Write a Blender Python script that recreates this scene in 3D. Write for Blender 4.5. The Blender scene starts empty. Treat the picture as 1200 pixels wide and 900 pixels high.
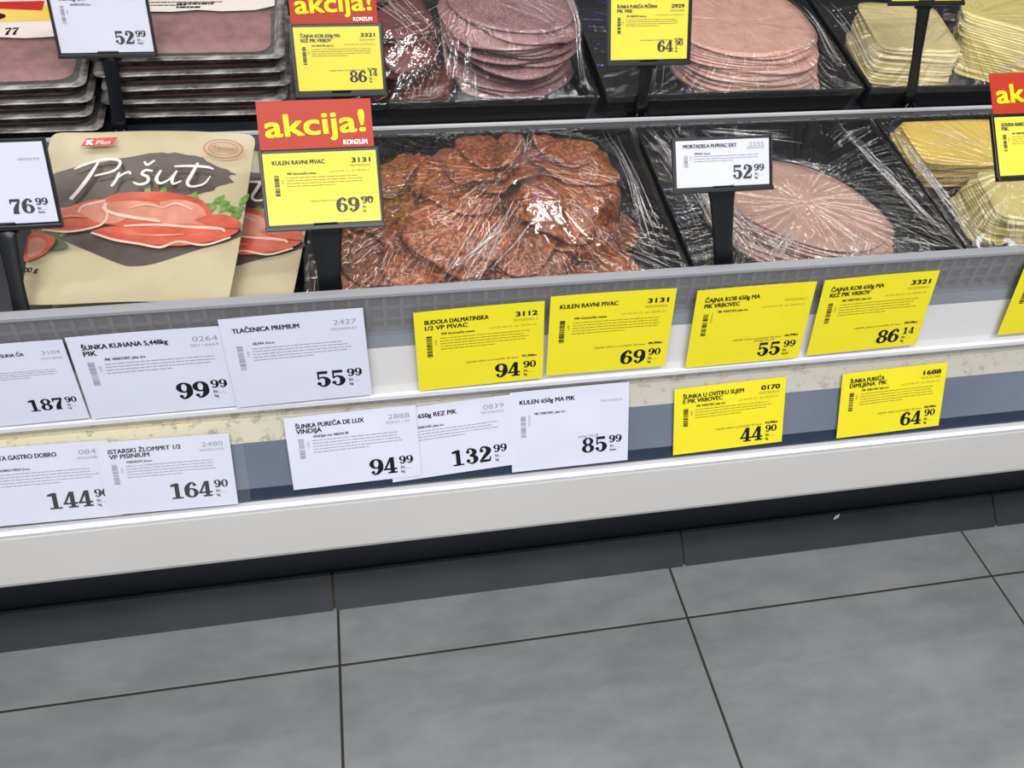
import bpy, bmesh, math, random
import numpy as np
from mathutils import Vector, Matrix, noise, geometry

random.seed(7)
np.random.seed(7)
S = bpy.context.scene
COL = S.collection

# ---------------------------------------------------------------- camera
F_PX, W_PX, H_PX, CAM_H = 975.19, 1200, 900, 1.293
RIGHT = Vector((0.98317356, -0.17493546, 0.05260546))
DOWN = Vector((-0.08490963, -0.69261001, -0.71629724))
FWD = Vector((0.16174085, 0.6997778, -0.69580955))
EYE = Vector((0, 0, CAM_H))
cam_data = bpy.data.cameras.new('camera')
cam_data.sensor_width = 36
cam_data.lens = F_PX / W_PX * 36
cam_data.clip_start = 0.02
cam = bpy.data.objects.new('camera', cam_data)
COL.objects.link(cam)
cm = Matrix.Identity(4)
for i in range(3):
    cm[i][0], cm[i][1], cm[i][2], cm[i][3] = RIGHT[i], -DOWN[i], -FWD[i], EYE[i]
cam.matrix_world = cm
S.camera = cam

# ---------------------------------------------------------------- world, lamps, exposure
S.view_settings.view_transform = 'Standard'
S.view_settings.look = 'None'
S.view_settings.gamma = 1
S.view_settings.use_curve_mapping = False
S.view_settings.exposure = -0.22
S.cycles.transparent_max_bounces = 24
S.cycles.max_bounces = 8
wd = bpy.data.worlds.new('store_ambient')
S.world = wd
wd.use_nodes = True
wd.node_tree.nodes['Background'].inputs[0].default_value = (0.90, 0.94, 1.0, 1)
wd.node_tree.nodes['Background'].inputs[1].default_value = 0.34


def lamp(name, loc, target, sx, sy, power, color=(1, 1, 1)):
    l = bpy.data.lights.new(name, 'AREA')
    l.shape = 'RECTANGLE'
    l.size, l.size_y, l.energy, l.color = sx, sy, power, color
    o = bpy.data.objects.new(name, l)
    COL.objects.link(o)
    o.location = loc
    o.rotation_euler = (Vector(target) - Vector(loc)).to_track_quat('-Z', 'Y').to_euler()
    return o


lamp('unseen_ceiling_lamp', (-0.9, -0.7, 3.1), (-0.6, 0.3, 0.3), 1.4, 0.16, 51, (1.0, 0.99, 0.97))
lamp('unseen_ceiling_lamp', (1.0, -0.7, 3.1), (0.9, 0.3, 0.3), 1.4, 0.16, 51, (1.0, 0.99, 0.97))
lamp('unseen_ceiling_lamp', (0.0, -2.6, 3.1), (0.3, 0.6, 0.4), 2.4, 0.3, 60, (0.97, 0.98, 1.0))  # unseen lamp behind the camera, added to brighten the upright faces
for i in range(9):  # strips out of view, added in rows for glints on the film
    lx = -2.3 + i * .8
    lamp('unseen_ceiling_lamp', (lx, 4.0, 3.2), (lx, 3.9, 0), 0.06, 4.4, 27, (1.0, 0.97, 0.92))
lamp('unseen_canopy_lamp', (0.4, 1.30, 2.05), (0.4, 0.95, 0.7), 3.6, 0.025, 8, (1.0, 0.94, 0.86))
lamp('unseen_canopy_lamp', (0.4, 0.80, 2.15), (0.4, 0.95, 0.7), 3.6, 0.025, 6, (1.0, 0.94, 0.86))  # second strip, added for glints on film that slopes to the camera
lamp('blue_lamp', (0.5, 1.58, 1.75), (0.45, 0.85, 0.75), 0.10, 0.04, 0.25, (0.12, 0.08, 1.0))


def ray(px):
    return RIGHT * ((px[0] - 600) / F_PX) + DOWN * ((px[1] - 450) / F_PX) + FWD


def on_plane(px, p0, n):
    d = ray(px)
    return EYE + d * ((Vector(p0) - EYE).dot(Vector(n)) / d.dot(Vector(n)))


def at_y(px, Y):
    d = ray(px)
    return EYE + d * (Y / d.y)


# ---------------------------------------------------------------- materials
def lin(c):
    return tuple((x / 255 / 12.92 if x / 255 <= .04045 else ((x / 255 + .055) / 1.055) ** 2.4) for x in c[:3]) + (1,)


class NT:
    """small helper round a material's node tree"""
    def __init__(s, name):
        s.m = bpy.data.materials.new(name)
        s.m.use_nodes = True
        s.t = s.m.node_tree
        s.n = s.t.nodes
        s.b = s.n['Principled BSDF']
        s.out = s.n['Material Output']

    def node(s, typ, **kw):
        x = s.n.new(typ)
        for k, v in kw.items():
            if k in x.inputs:
                x.inputs[k].default_value = v
            else:
                setattr(x, k, v)
        return x

    def link(s, a, b):
        s.t.links.new(a, b)

    def coord(s, scale=(1, 1, 1), which='Object'):
        c = s.node('ShaderNodeTexCoord')
        mp = s.node('ShaderNodeMapping')
        mp.inputs['Scale'].default_value = scale
        s.link(c.outputs[which], mp.inputs[0])
        return mp.outputs[0]

    def noise(s, vec, scale, detail=3, rough=.5):
        x = s.node('ShaderNodeTexNoise')
        x.inputs['Scale'].default_value = scale
        x.inputs['Detail'].default_value = detail
        x.inputs['Roughness'].default_value = rough
        if vec is not None:
            s.link(vec, x.inputs['Vector'])
        return x.outputs['Fac']

    def ramp(s, fac, stops):
        r = s.node('ShaderNodeValToRGB')
        e = r.color_ramp.elements
        while len(e) < len(stops):
            e.new(.5)
        for k, (p, c) in enumerate(stops):
            e[k].position = p
            e[k].color = lin(c)
        s.link(fac, r.inputs[0])
        return r.outputs[0]

    def mix(s, fac, a, b, mode='MIX'):
        x = s.node('ShaderNodeMix', data_type='RGBA', blend_type=mode)
        for sock, v in ((x.inputs[0], fac), (x.inputs[6], a), (x.inputs[7], b)):
            if hasattr(v, 'links'):
                s.link(v, sock)
            else:
                sock.default_value = v
        return x.outputs[2]

    def bump(s, h, strength, dist=.001):
        b = s.node('ShaderNodeBump')
        b.inputs['Strength'].default_value = strength
        b.inputs['Distance'].default_value = dist
        s.link(h, b.inputs['Height'])
        return b.outputs[0]


def plain(name, c, rough=.5, spec=.5, metal=0, vary=0, scale=30, coat=0):
    k = NT(name)
    k.b.inputs['Roughness'].default_value = rough
    k.b.inputs['Metallic'].default_value = metal
    k.b.inputs['Specular IOR Level'].default_value = spec
    k.b.inputs['Coat Weight'].default_value = coat
    if vary:
        d = tuple(max(0, x - vary) for x in c)
        u = tuple(min(255, x + vary) for x in c)
        k.link(k.ramp(k.noise(k.coord(), scale, 4), [(.3, d), (.7, u)]), k.b.inputs['Base Color'])
    else:
        k.b.inputs['Base Color'].default_value = lin(c)
    return k.m


M = {}
M['paper_white'] = plain('white_paper', (208, 210, 226), .55, .3, vary=3, scale=12)
M['paper_yellow'] = plain('yellow_paper', (230, 216, 40), .55, .3, vary=3, scale=12)
M['ink'] = plain('black_ink', (22, 20, 26), .6, .2)
M['ink_soft'] = plain('grey_ink', (142, 142, 160), .6, .2)
M['ink_olive'] = plain('fine_black_ink', (140, 130, 38), .6, .2)
M['red_card'] = plain('red_card', (170, 46, 23), .45, .3)
M['yellow_ink'] = plain('yellow_ink', (255, 226, 12), .5, .3)
M['white_ink'] = plain('white_ink', (245, 240, 240), .5, .3)
M['black_plastic'] = plain('black_plastic', (20, 22, 26), .32, .5)
M['tray_plastic'] = plain('black_tray_plastic', (11, 12, 14), .3, .28)
M['bumper_paint'] = plain('white_bumper_paint', (217, 214, 211), .42, .45, vary=2, scale=6)
M['rail_white'] = plain('white_rail_plastic', (208, 206, 206), .35, .5, vary=4, scale=9)
M['rail_shade'] = plain('grey_rail_shade', (128, 132, 140), .4, .5, vary=5, scale=8)  # tone of the shade on the curved white rail
M['slate'] = plain('slate_blue_rail_plastic', (104, 112, 128), .35, .5, vary=7, scale=7)
M['channel_shade'] = plain('navy_channel_shade', (38, 48, 68), .35, .5)  # shade inside the rail's channel, put in as a dark colour
M['plinth'] = plain('shaded_navy_plinth', (14, 20, 29), .38, .5)  # black plinth, with the shade of its recess put into the colour
M['deck'] = plain('dark_deck_metal', (32, 34, 40), .45, .5, vary=6, scale=20)
M['wire'] = plain('grey_wire', (134, 130, 130), .4, .5, metal=.2)
M['basket_backing'] = plain('grey_basket_backing', (104, 98, 100), .6, .3, vary=8, scale=25)
M['skirting'] = plain('dark_grey_skirting_tile', (54, 57, 60), .5, .15, vary=4, scale=9)
M['grout'] = plain('dark_grout', (58, 54, 45), .8, .2)
M['lip_clear'] = plain('whitish_clear_lip', (232, 232, 240), .18, .6)

k = NT('chipped_cream_paint')                       # ledge between the two rails
v = k.coord((1, 1, 1))
chip = k.noise(v, 70, 9, .75)
sep = k.node('ShaderNodeSeparateXYZ')
k.link(v, sep.inputs[0])
mr = k.node('ShaderNodeMapRange')
mr.inputs[1].default_value, mr.inputs[2].default_value = -.62, -.45      # the left module is creamier, the right one dirtier
k.link(sep.outputs[0], mr.inputs[0])
basec = k.mix(mr.outputs[0], lin((214, 207, 178)), lin((188, 184, 174)))
k.link(k.mix(k.ramp(chip, [(.40, (0, 0, 0)), (.46, (255, 255, 255))]), lin((166, 160, 146)), basec), k.b.inputs['Base Color'])
k.b.inputs['Roughness'].default_value = .6
k.link(k.bump(chip, .6, .002), k.b.inputs['Normal'])
M['cream'] = k.m

k = NT('grey_floor_tile')
v = k.coord((1, 1, 1))
n1 = k.noise(v, 2.6, 6, .6)
v2 = k.coord((1.0, 2.4, 1))
n2 = k.noise(v2, 7.5, 5, .62)
c1 = k.ramp(n1, [(.3, (118, 122, 125)), (.7, (150, 153, 155))])
c2 = k.ramp(n2, [(.35, (124, 127, 129)), (.65, (150, 152, 153))])
k.link(k.mix(.5, c1, c2), k.b.inputs['Base Color'])
k.link(k.ramp(n2, [(.3, (95, 95, 95)), (.7, (125, 125, 125))]), k.b.inputs['Roughness'])
k.b.inputs['Specular IOR Level'].default_value = .4
M['tile'] = k.m


def clear(name, fac_min=.03, gloss=1.0, rough=.05, haze=.0, tint=(1, 1, 1), bump=None, hazecol=(.8, .8, .82)):
    """clear sheet: transparent body, fresnel gloss, slight milky haze"""
    k = NT(name)
    k.n.remove(k.b)
    tr = k.node('ShaderNodeBsdfTransparent')
    tr.inputs[0].default_value = tint + (1,)
    gl = k.node('ShaderNodeBsdfGlossy')
    gl.inputs['Roughness'].default_value = rough
    df = k.node('ShaderNodeBsdfDiffuse')
    df.inputs[0].default_value = hazecol + (1,)
    fr = k.node('ShaderNodeFresnel')
    fr.inputs[0].default_value = 1.5
    if bump:
        nrm = bump(k)
        k.link(nrm, gl.inputs['Normal'])
        k.link(nrm, fr.inputs['Normal'])
    mt = k.node('ShaderNodeMath', operation='MULTIPLY_ADD')
    k.link(fr.outputs[0], mt.inputs[0])
    mt.inputs[1].default_value = gloss
    mt.inputs[2].default_value = fac_min
    mt.use_clamp = True
    ge = k.node('ShaderNodeNewGeometry')
    nb = k.node('ShaderNodeMath', operation='SUBTRACT')
    nb.inputs[0].default_value = 1
    k.link(ge.outputs['Backfacing'], nb.inputs[1])
    mb_ = k.node('ShaderNodeMath', operation='MULTIPLY')
    k.link(mt.outputs[0], mb_.inputs[0])
    k.link(nb.outputs[0], mb_.inputs[1])
    mt = mb_
    m1 = k.node('ShaderNodeMixShader')
    m1.inputs[0].default_value = haze
    k.link(tr.outputs[0], m1.inputs[1])
    k.link(df.outputs[0], m1.inputs[2])
    m2 = k.node('ShaderNodeMixShader')
    k.link(mt.outputs[0], m2.inputs[0])
    k.link(m1.outputs[0], m2.inputs[1])
    k.link(gl.outputs[0], m2.inputs[2])
    k.link(m2.outputs[0], k.out.inputs[0])
    return k.m


def film_bump(k):
    a = k.noise(k.coord((1, 1, .5)), 60, 4, .55)
    b = k.noise(k.coord((1, .3, 1)), 190, 2, .5)
    ad = k.node('ShaderNodeMath', operation='ADD')
    k.link(a, ad.inputs[0])
    k.link(b, ad.inputs[1])
    return k.bump(ad.outputs[0], .40, .0020)


M['film'] = clear('cling_film', .0, 1.8, .03, .010, bump=film_bump)
M['film_fold'] = clear('bunched_film_glint', .06, 2.6, .11, .16)  # bunched film, whitened to imitate highlight streaks
M['lid_film'] = clear('clear_lid_film', .0, 1.8, .05, .07, bump=film_bump)
M['acrylic'] = clear('clear_acrylic', .0, .8, .06, .22, (.93, .94, .95), hazecol=(.42, .41, .42))
M['acrylic_edge'] = clear('acrylic_edge', .06, 1.0, .2, .62, (.8, .82, .85), hazecol=(.42, .43, .46))
M['divider_edge'] = plain('bright_divider_edge', (196, 200, 204), .25, .6)
M['sleeve'] = clear('clear_label_sleeve', .0, .9, .12, .05)


def meat(name, base, dark, fleck, flecksize=230, amount=.3, rough=.38, vary=.5):
    k = NT(name)
    v = k.coord()
    oi = k.node('ShaderNodeObjectInfo')
    addv = k.node('ShaderNodeVectorMath', operation='ADD')
    k.link(v, addv.inputs[0])
    k.link(oi.outputs['Random'], addv.inputs[1])
    vec = addv.outputs[0]
    vo = k.node('ShaderNodeTexVoronoi')
    vo.inputs['Scale'].default_value = flecksize
    k.link(vec, vo.inputs['Vector'])
    nz = k.noise(vec, flecksize * .8, 3, .6)
    mul = k.node('ShaderNodeMath', operation='MULTIPLY')
    k.link(vo.outputs['Distance'], mul.inputs[0])
    k.link(nz, mul.inputs[1])
    mask = k.ramp(mul.outputs[0], [(max(0, amount - .12), (255, 255, 255)), (amount, (0, 0, 0))])
    body = k.ramp(k.noise(vec, 45, 4, .6), [(.32, dark), (.68, base)])
    col = k.mix(mask, body, lin(fleck))
    hsv = k.node('ShaderNodeHueSaturation')
    mm = k.node('ShaderNodeMapRange')
    mm.inputs[3].default_value = 1 - vary * .35
    mm.inputs[4].default_value = 1 + vary * .25
    k.link(oi.outputs['Random'], mm.inputs[0])
    k.link(mm.outputs[0], hsv.inputs['Value'])
    k.link(col, hsv.inputs['Color'])
    k.link(hsv.outputs[0], k.b.inputs['Base Color'])
    k.b.inputs['Roughness'].default_value = rough
    k.b.inputs['Subsurface Weight'].default_value = .12
    k.b.inputs['Subsurface Radius'].default_value = (.006, .002, .001)
    k.link(k.bump(k.noise(vec, flecksize, 3), .35, .0015), k.b.inputs['Normal'])
    return k.m


M['kulen'] = meat('paprika_sausage', (126, 60, 33), (76, 34, 21), (160, 94, 50), 210, .29)
M['salami_red'] = meat('dark_red_salami', (112, 52, 46), (76, 32, 30), (158, 100, 86), 260, .16)
M['salami_pink'] = meat('pink_marbled_salami', (150, 108, 110), (120, 82, 85), (182, 150, 150), 300, .20)
M['ham_front'] = meat('pale_pink_ham', (174, 141, 126), (154, 120, 107), (188, 162, 145), 110, .13, vary=.2)
M['ham_back'] = meat('rosy_ham', (196, 154, 140), (180, 134, 119), (208, 176, 162), 70, .08, vary=.3)
M['cured'] = meat('cured_dark_meat', (150, 98, 94), (112, 66, 66), (178, 126, 116), 34, .07, vary=.2)
M['cheese_gold'] = plain('golden_cheese', (214, 184, 90), .42, .4, vary=6, scale=30)
M['cheese_pale'] = plain('pale_cheese', (206, 190, 120), .42, .4, vary=6, scale=30)
M['cheese_cream'] = plain('cream_cheese_slice', (208, 192, 138), .42, .4, vary=7, scale=30)
M['white_plastic'] = plain('white_plastic', (226, 228, 228), .35, .5)
M['herb'] = plain('dark_green_herb', (52, 58, 30), .6, .3, vary=22, scale=160)

k = NT('crinkled_reflection_tray')                         # embossed translucent rims of the vacuum packs, crumpled reflections painted in as grey blotches
v = k.coord((1, 1, 2.2))
nz = k.noise(k.coord((1, 1, 2.6)), 46, 2, .5)
k.link(k.ramp(nz, [(.32, (74, 68, 67)), (.48, (108, 102, 100)), (.64, (160, 154, 150))]), k.b.inputs['Base Color'])
k.b.inputs['Roughness'].default_value = .25
k.link(k.bump(nz, .6, .004), k.b.inputs['Normal'])
M['vac_tray'] = k.m

k = NT('beige_pouch')
k.link(k.ramp(k.noise(k.coord(), 14, 4), [(.3, (170, 159, 128)), (.7, (178, 167, 138))]), k.b.inputs['Base Color'])
k.b.inputs['Roughness'].default_value = .24
k.link(k.bump(k.noise(k.coord((1, .5, 1)), 26, 4), .35, .003), k.b.inputs['Normal'])
M['pouch'] = k.m
M['brush'] = plain('dark_brown_print', (76, 66, 62), .26, .5, vary=5, scale=40)
M['print_white'] = plain('white_print', (214, 204, 198), .26, .5)
M['print_red'] = plain('red_logo_print', (180, 40, 32), .26, .5)
M['print_stamp'] = plain('brick_stamp_print', (168, 94, 70), .26, .5)
k = NT('ham_print')
k.link(k.ramp(k.noise(k.coord((1, 2.0, 1)), 30, 4, .6), [(.25, (152, 56, 42)), (.55, (186, 84, 62)), (.8, (200, 116, 92))]), k.b.inputs['Base Color'])
k.b.inputs['Roughness'].default_value = .26
M['print_ham'] = k.m
M['print_ham_pale'] = plain('pale_ham_print', (190, 124, 104), .26, .5, vary=14, scale=40)
M['print_fat'] = plain('fat_print', (208, 176, 158), .26, .5)
M['print_leaf'] = plain('leaf_print', (92, 128, 52), .26, .5, vary=26, scale=120)
M['print_leaf_dark'] = plain('dark_leaf_print', (74, 98, 64), .26, .5, vary=12, scale=60)


# ---------------------------------------------------------------- mesh building
class MB:
    def __init__(s):
        s.v, s.f, s.m, s.sm = [], [], [], []

    def add(s, verts, faces, mi=0, M4=None, smooth=False):
        o = len(s.v)
        s.v += [tuple(M4 @ Vector(p)) for p in verts] if M4 is not None else [tuple(p) for p in verts]
        s.f += [tuple(i + o for i in f) for f in faces]
        s.m += [mi] * len(faces)
        s.sm += [smooth] * len(faces)

    def box(s, c, d, mi=0, M4=None):
        x, y, z = (a / 2 for a in d)
        vs = [(c[0] + i * x, c[1] + j * y, c[2] + k_ * z) for k_ in (-1, 1) for j in (-1, 1) for i in (-1, 1)]
        s.add(vs, [(0, 2, 3, 1), (4, 5, 7, 6), (0, 1, 5, 4), (2, 6, 7, 3), (0, 4, 6, 2), (1, 3, 7, 5)], mi, M4)

    def extrude_x(s, prof, x0, x1, mi=0):
        """closed (y, z) profile swept along X"""
        n = len(prof)
        vs = [(x0, y, z) for y, z in prof] + [(x1, y, z) for y, z in prof]
        fs = [(i, (i + 1) % n, n + (i + 1) % n, n + i) for i in range(n)]
        s.add(vs, fs, mi)
        for base, flip in ((0, False), (n, True)):
            tri = geometry.tessellate_polygon([[Vector((0, y, z)) for y, z in prof]])
            s.add(vs[base:base + n], [t[::-1] if flip else t for t in tri], mi)

    def poly(s, pts, z=0, mi=0, M4=None):
        tri = geometry.tessellate_polygon([[Vector((x, y, 0)) for x, y in pts]])
        out = []
        for t in tri:
            a, b, c = (pts[i] for i in t)
            ar = (b[0] - a[0]) * (c[1] - a[1]) - (b[1] - a[1]) * (c[0] - a[0])
            out.append(t if ar > 0 else t[::-1])
        s.add([(x, y, z) for x, y in pts], out, mi, M4)

    def tube(s, path, rad, seg=8, mi=0, flat=1.0):
        """tube along a path; rad may be a list; flat squeezes it in depth"""
        path = [Vector(p) for p in path]
        rad = rad if isinstance(rad, (list, tuple)) else [rad] * len(path)
        vs = []
        for i, p in enumerate(path):
            t = (path[min(i + 1, len(path) - 1)] - path[max(i - 1, 0)]).normalized()
            u = Vector((1, 0, 0)) if abs(t.x) < .9 else Vector((0, 1, 0))
            a = (u - t * u.dot(t)).normalized()
            b = t.cross(a)
            for q in range(seg):
                w = 2 * math.pi * q / seg
                vs.append(p + a * (rad[i] * math.cos(w)) + b * (rad[i] * flat * math.sin(w)))
        n = len(path)
        fs = [(i * seg + q, i * seg + (q + 1) % seg, (i + 1) * seg + (q + 1) % seg, (i + 1) * seg + q) for i in range(n - 1) for q in range(seg)]
        fs += [tuple(range(seg))[::-1], tuple((n - 1) * seg + q for q in range(seg))]
        s.add(vs, fs, mi, smooth=True)

    def warp(s, fn):
        s.v = [fn(p) for p in s.v]

    def refine(s, maxlen):
        """split triangles on their longest side until no side is longer than maxlen"""
        bm = bmesh.new()
        vs = [bm.verts.new(p) for p in s.v]
        for f, m_ in zip(s.f, s.m):
            try:
                fc = bm.faces.new([vs[i] for i in f])
                fc.material_index = m_
            except ValueError:
                pass
        bmesh.ops.triangulate(bm, faces=bm.faces[:])
        for _ in range(14):
            es = [e for e in bm.edges if e.calc_length() > maxlen]
            if not es:
                break
            bmesh.ops.subdivide_edges(bm, edges=es, cuts=1)
            bmesh.ops.triangulate(bm, faces=[f for f in bm.faces if len(f.verts) > 3])
        bm.verts.index_update()
        s.v = [tuple(v.co) for v in bm.verts]
        s.f = [tuple(v.index for v in f.verts) for f in bm.faces]
        s.m = [f.material_index for f in bm.faces]
        s.sm = [True] * len(s.f)
        bm.free()

    def build(s, name, mats, parent=None, matrix=None, smooth=None, bevel=0):
        me = bpy.data.meshes.new(name)
        me.from_pydata(s.v, [], s.f)
        for m_ in (mats if isinstance(mats, (list, tuple)) else [mats]):
            me.materials.append(M[m_])
        me.polygons.foreach_set('material_index', s.m)
        me.polygons.foreach_set('use_smooth', s.sm if smooth is None else [smooth] * len(s.f))
        me.update()
        o = bpy.data.objects.new(name, me)
        COL.objects.link(o)
        if matrix is not None:
            o.matrix_world = matrix
        if parent is not None:
            o.parent = parent
        if bevel:
            b = o.modifiers.new('bevel', 'BEVEL')
            b.width, b.segments, b.limit_method = bevel, 2, 'ANGLE'
        return o


def tag(o, label, cat, group=None, kind=None):
    o['label'], o['category'] = label, cat
    if group:
        o['group'] = group
    if kind:
        o['kind'] = kind
    return o


def thing(name, label, cat, matrix=None, group=None):
    o = bpy.data.objects.new(name, None)
    o.empty_display_size = .03
    COL.objects.link(o)
    if matrix is not None:
        o.matrix_world = matrix
    return tag(o, label, cat, group)


def spline(pts, n=8):
    """Catmull-Rom through points of any dimension"""
    P = [np.array(p, float) for p in pts]
    P = [2 * P[0] - P[1]] + P + [2 * P[-1] - P[-2]]
    out = []
    for i in range(1, len(P) - 2):
        for q in range(n):
            t = q / n
            a, b, c, d = P[i - 1:i + 3]
            out.append(.5 * (2 * b + (c - a) * t + (2 * a - 5 * b + 4 * c - d) * t * t + (3 * b - a - 3 * c + d) * t ** 3))
    out.append(P[-2])
    return out


def ribbon_geo(pts, n=8, fat=1.0):
    """pts of (x, y, width) -> verts, quads in the plane"""
    L = spline(pts, n)
    vs = []
    for i, p in enumerate(L):
        t = L[min(i + 1, len(L) - 1)][:2] - L[max(i - 1, 0)][:2]
        t = t / (np.hypot(*t) + 1e-9)
        nn = np.array([-t[1], t[0]]) * max(p[2], .001) / 2 * fat
        vs += [(p[0] + nn[0], p[1] + nn[1], 0), (p[0] - nn[0], p[1] - nn[1], 0)]
    return vs, [(2 * i, 2 * i + 1, 2 * i + 3, 2 * i + 2) for i in range(len(L) - 1)]


# ---- heavy slab figures of the prices, drawn as strokes in a 0.62 x 1 box
def ring_geo(cx, cy, rx, ry, tx, ty, n=28):
    vs = []
    for i in range(n):
        w = 2 * math.pi * i / n
        vs += [(cx + rx * math.cos(w), cy + ry * math.sin(w), 0), (cx + (rx - tx) * math.cos(w), cy + (ry - ty) * math.sin(w), 0)]
    return vs, [(2 * i, (2 * i + 2) % (2 * n), (2 * i + 3) % (2 * n), 2 * i + 1) for i in range(n)]


def disc_geo(cx, cy, r, n=14):
    vs = [(cx + r * math.cos(2 * math.pi * i / n), cy + r * math.sin(2 * math.pi * i / n), 0) for i in range(n)]
    return vs, [tuple(range(n))]


def rect_geo(x0, y0, x1, y1):
    return [(x0, y0, 0), (x1, y0, 0), (x1, y1, 0), (x0, y1, 0)], [(0, 1, 2, 3)]


def quad_geo(*p):
    return [(x, y, 0) for x, y in p], [(0, 1, 2, 3)]


SIX = [ring_geo(.31, .31, .32, .31, .21, .09), ribbon_geo([(.5, .84, .06), (.4, .96, .08), (.24, .88, .13), (.12, .66, .2), (.1, .36, .2)], 8, 1.22), disc_geo(.48, .82, .09)]
DIG = {
    '0': [ring_geo(.31, .5, .32, .5, .21, .09)],
    '1': [rect_geo(.2, 0, .41, 1), rect_geo(.04, 0, .57, .1), quad_geo((.02, .8), (.2, .8), (.24, 1), (.02, .92))],
    '2': [disc_geo(.15, .74, .1), ribbon_geo([(.09, .76, .06), (.16, .93, .08), (.32, .96, .09), (.48, .8, .2), (.46, .6, .2), (.28, .36, .15), (.09, .1, .1)], 8, 1.22), rect_geo(.03, 0, .56, .16), quad_geo((.48, .1), (.57, .1), (.6, .32), (.54, .32))],
    '3': [disc_geo(.14, .77, .09), disc_geo(.13, .23, .1), ribbon_geo([(.09, .8, .06), (.17, .94, .08), (.31, .96, .08), (.45, .8, .18), (.42, .63, .16), (.22, .54, .07)], 8, 1.22), ribbon_geo([(.22, .54, .07), (.45, .45, .15), (.5, .27, .21), (.42, .09, .13), (.27, .04, .08), (.07, .18, .06)], 8, 1.22)],
    '4': [quad_geo((-.02, .24), (.09, .24), (.42, 1), (.3, 1)), rect_geo(-.02, .22, .62, .33), rect_geo(.3, 0, .5, 1), rect_geo(.18, 0, .62, .1)],
    '5': [rect_geo(.08, .82, .54, 1), rect_geo(.08, .48, .16, 1), ribbon_geo([(.1, .5, .06), (.27, .61, .08), (.45, .52, .15), (.51, .32, .21), (.43, .1, .14), (.27, .04, .08), (.07, .2, .06)], 8, 1.22), disc_geo(.13, .22, .1)],
    '6': SIX,
    '7': [rect_geo(.03, .82, .58, 1), rect_geo(.03, .66, .1, 1), ribbon_geo([(.54, .86, .08), (.4, .58, .16), (.3, .3, .22), (.28, 0, .24)], 8, 1.22), rect_geo(.12, 0, .46, .07)],
    '8': [ring_geo(.31, .745, .28, .255, .18, .09), ring_geo(.31, .28, .32, .28, .21, .09)],
    '9': [([(.62 - x, 1 - y, 0) for x, y, z in v], f) for v, f in SIX],
}


def slab_digits(mb, text, x_right, y, h, mi, z, wscale=1.0):
    adv = .66 * h * wscale
    x = x_right - adv * len(text)
    for ch in text:
        for vs, fs in DIG[ch]:
            mb.add([(x + a * h * wscale, y + b * h, z) for a, b, _ in vs], fs, mi)
        x += adv


# ---- plain lettering from the built-in font
_TXT = {}


def text_geo(s, bold=0.0, shear=0.0):
    key = (s, bold, shear)
    if key not in _TXT:
        cu = bpy.data.curves.new('lettering', 'FONT')
        cu.body = s
        cu.size = 1
        cu.resolution_u = 3
        cu.offset = bold
        cu.shear = shear
        o = bpy.data.objects.new('lettering', cu)
        COL.objects.link(o)
        bpy.context.view_layer.update()
        me = bpy.data.meshes.new_from_object(o.evaluated_get(bpy.context.evaluated_depsgraph_get()))
        vs = [tuple(v.co) for v in me.vertices]
        fs = [tuple(p.vertices) for p in me.polygons]
        bpy.data.objects.remove(o)
        bpy.data.curves.remove(cu)
        bpy.data.meshes.remove(me)
        x0 = min(v[0] for v in vs)
        x1 = max(v[0] for v in vs)
        _TXT[key] = (vs, fs, x0, x1)
    return _TXT[key]


def text(mb, s, x, y, cap, mi, z, width=None, right=False, bold=0.0, shear=0.0, rot=0.0):
    """cap: height of a capital; width: total width to fit; bold: strokes are printed over each other, slightly apart"""
    if bold:
        e = bold * cap * 1.9
        for q, (dx, dy) in enumerate(((-e, -e * .55), (e, -e * .55), (-e, e * .55), (e, e * .55), (0, 0))):
            text(mb, s, x + dx, y + dy, cap, mi, z + q * .00005, width, right, 0, shear, rot)
        return
    vs, fs, x0, x1 = text_geo(s, 0, shear)
    k = cap / .73
    kx = width / (x1 - x0) if width else k
    ox = x - (x1 * kx if right else x0 * kx)
    if rot:
        c, sn = math.cos(rot), math.sin(rot)
        mb.add([(x + (a - x0) * kx * c - b * k * sn, y + (a - x0) * kx * sn + b * k * c, z) for a, b, _ in vs], fs, mi)
    else:
        mb.add([(ox + a * kx, y + b * k, z) for a, b, _ in vs], fs, mi)


# ---------------------------------------------------------------- setting: floor and skirting
X0, X1 = -1.5, 2.3
T, G = .6, .0042
mb = MB()
mb.box((0.5, -1.0, -.012), (9, 5.2, .02), 1)
TY, TX = .684, -.096
for i in range(-6, 9):
    for j in range(-5, 2):
        xa, ya = TX + i * T, TY + (j - 1) * T
        if ya > 1.4 or ya < -3:
            continue
        mb.box((xa + T / 2, ya + T / 2, -.01), (T - G, T - G, .02), 0)
fl = mb.build('floor', ['tile', 'grout'], bevel=.0008)
fl['kind'] = 'structure'

mb = MB()
mb.box((.8, 2.2, 3.3), (11, 11.6, .06))
ce = mb.build('ceiling', 'rail_white')
ce['kind'] = 'structure'

skirt = MB()
sk0, sk1 = (.786, .0), (.832, .040)
joints = [X0] + [at_y(p, .81).x for p in ((391.5, 698), (798.5, 647), (1161.5, 603))] + [X1]
for a, b in zip(joints[:-1], joints[1:]):
    skirt.extrude_x([sk0, (sk1[0], sk1[1]), (.838, .040), (.838, 0)], a + .0022, b - .0022, 0)
skirt.extrude_x([(sk0[0] + .004, .0005), (sk1[0] + .003, sk1[1] - .003), (.838, .03), (.838, 0.0005)], X0, X1, 1)
so = skirt.build('baseboard_front', ['skirting', 'grout'])
so['kind'] = 'structure'

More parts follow.
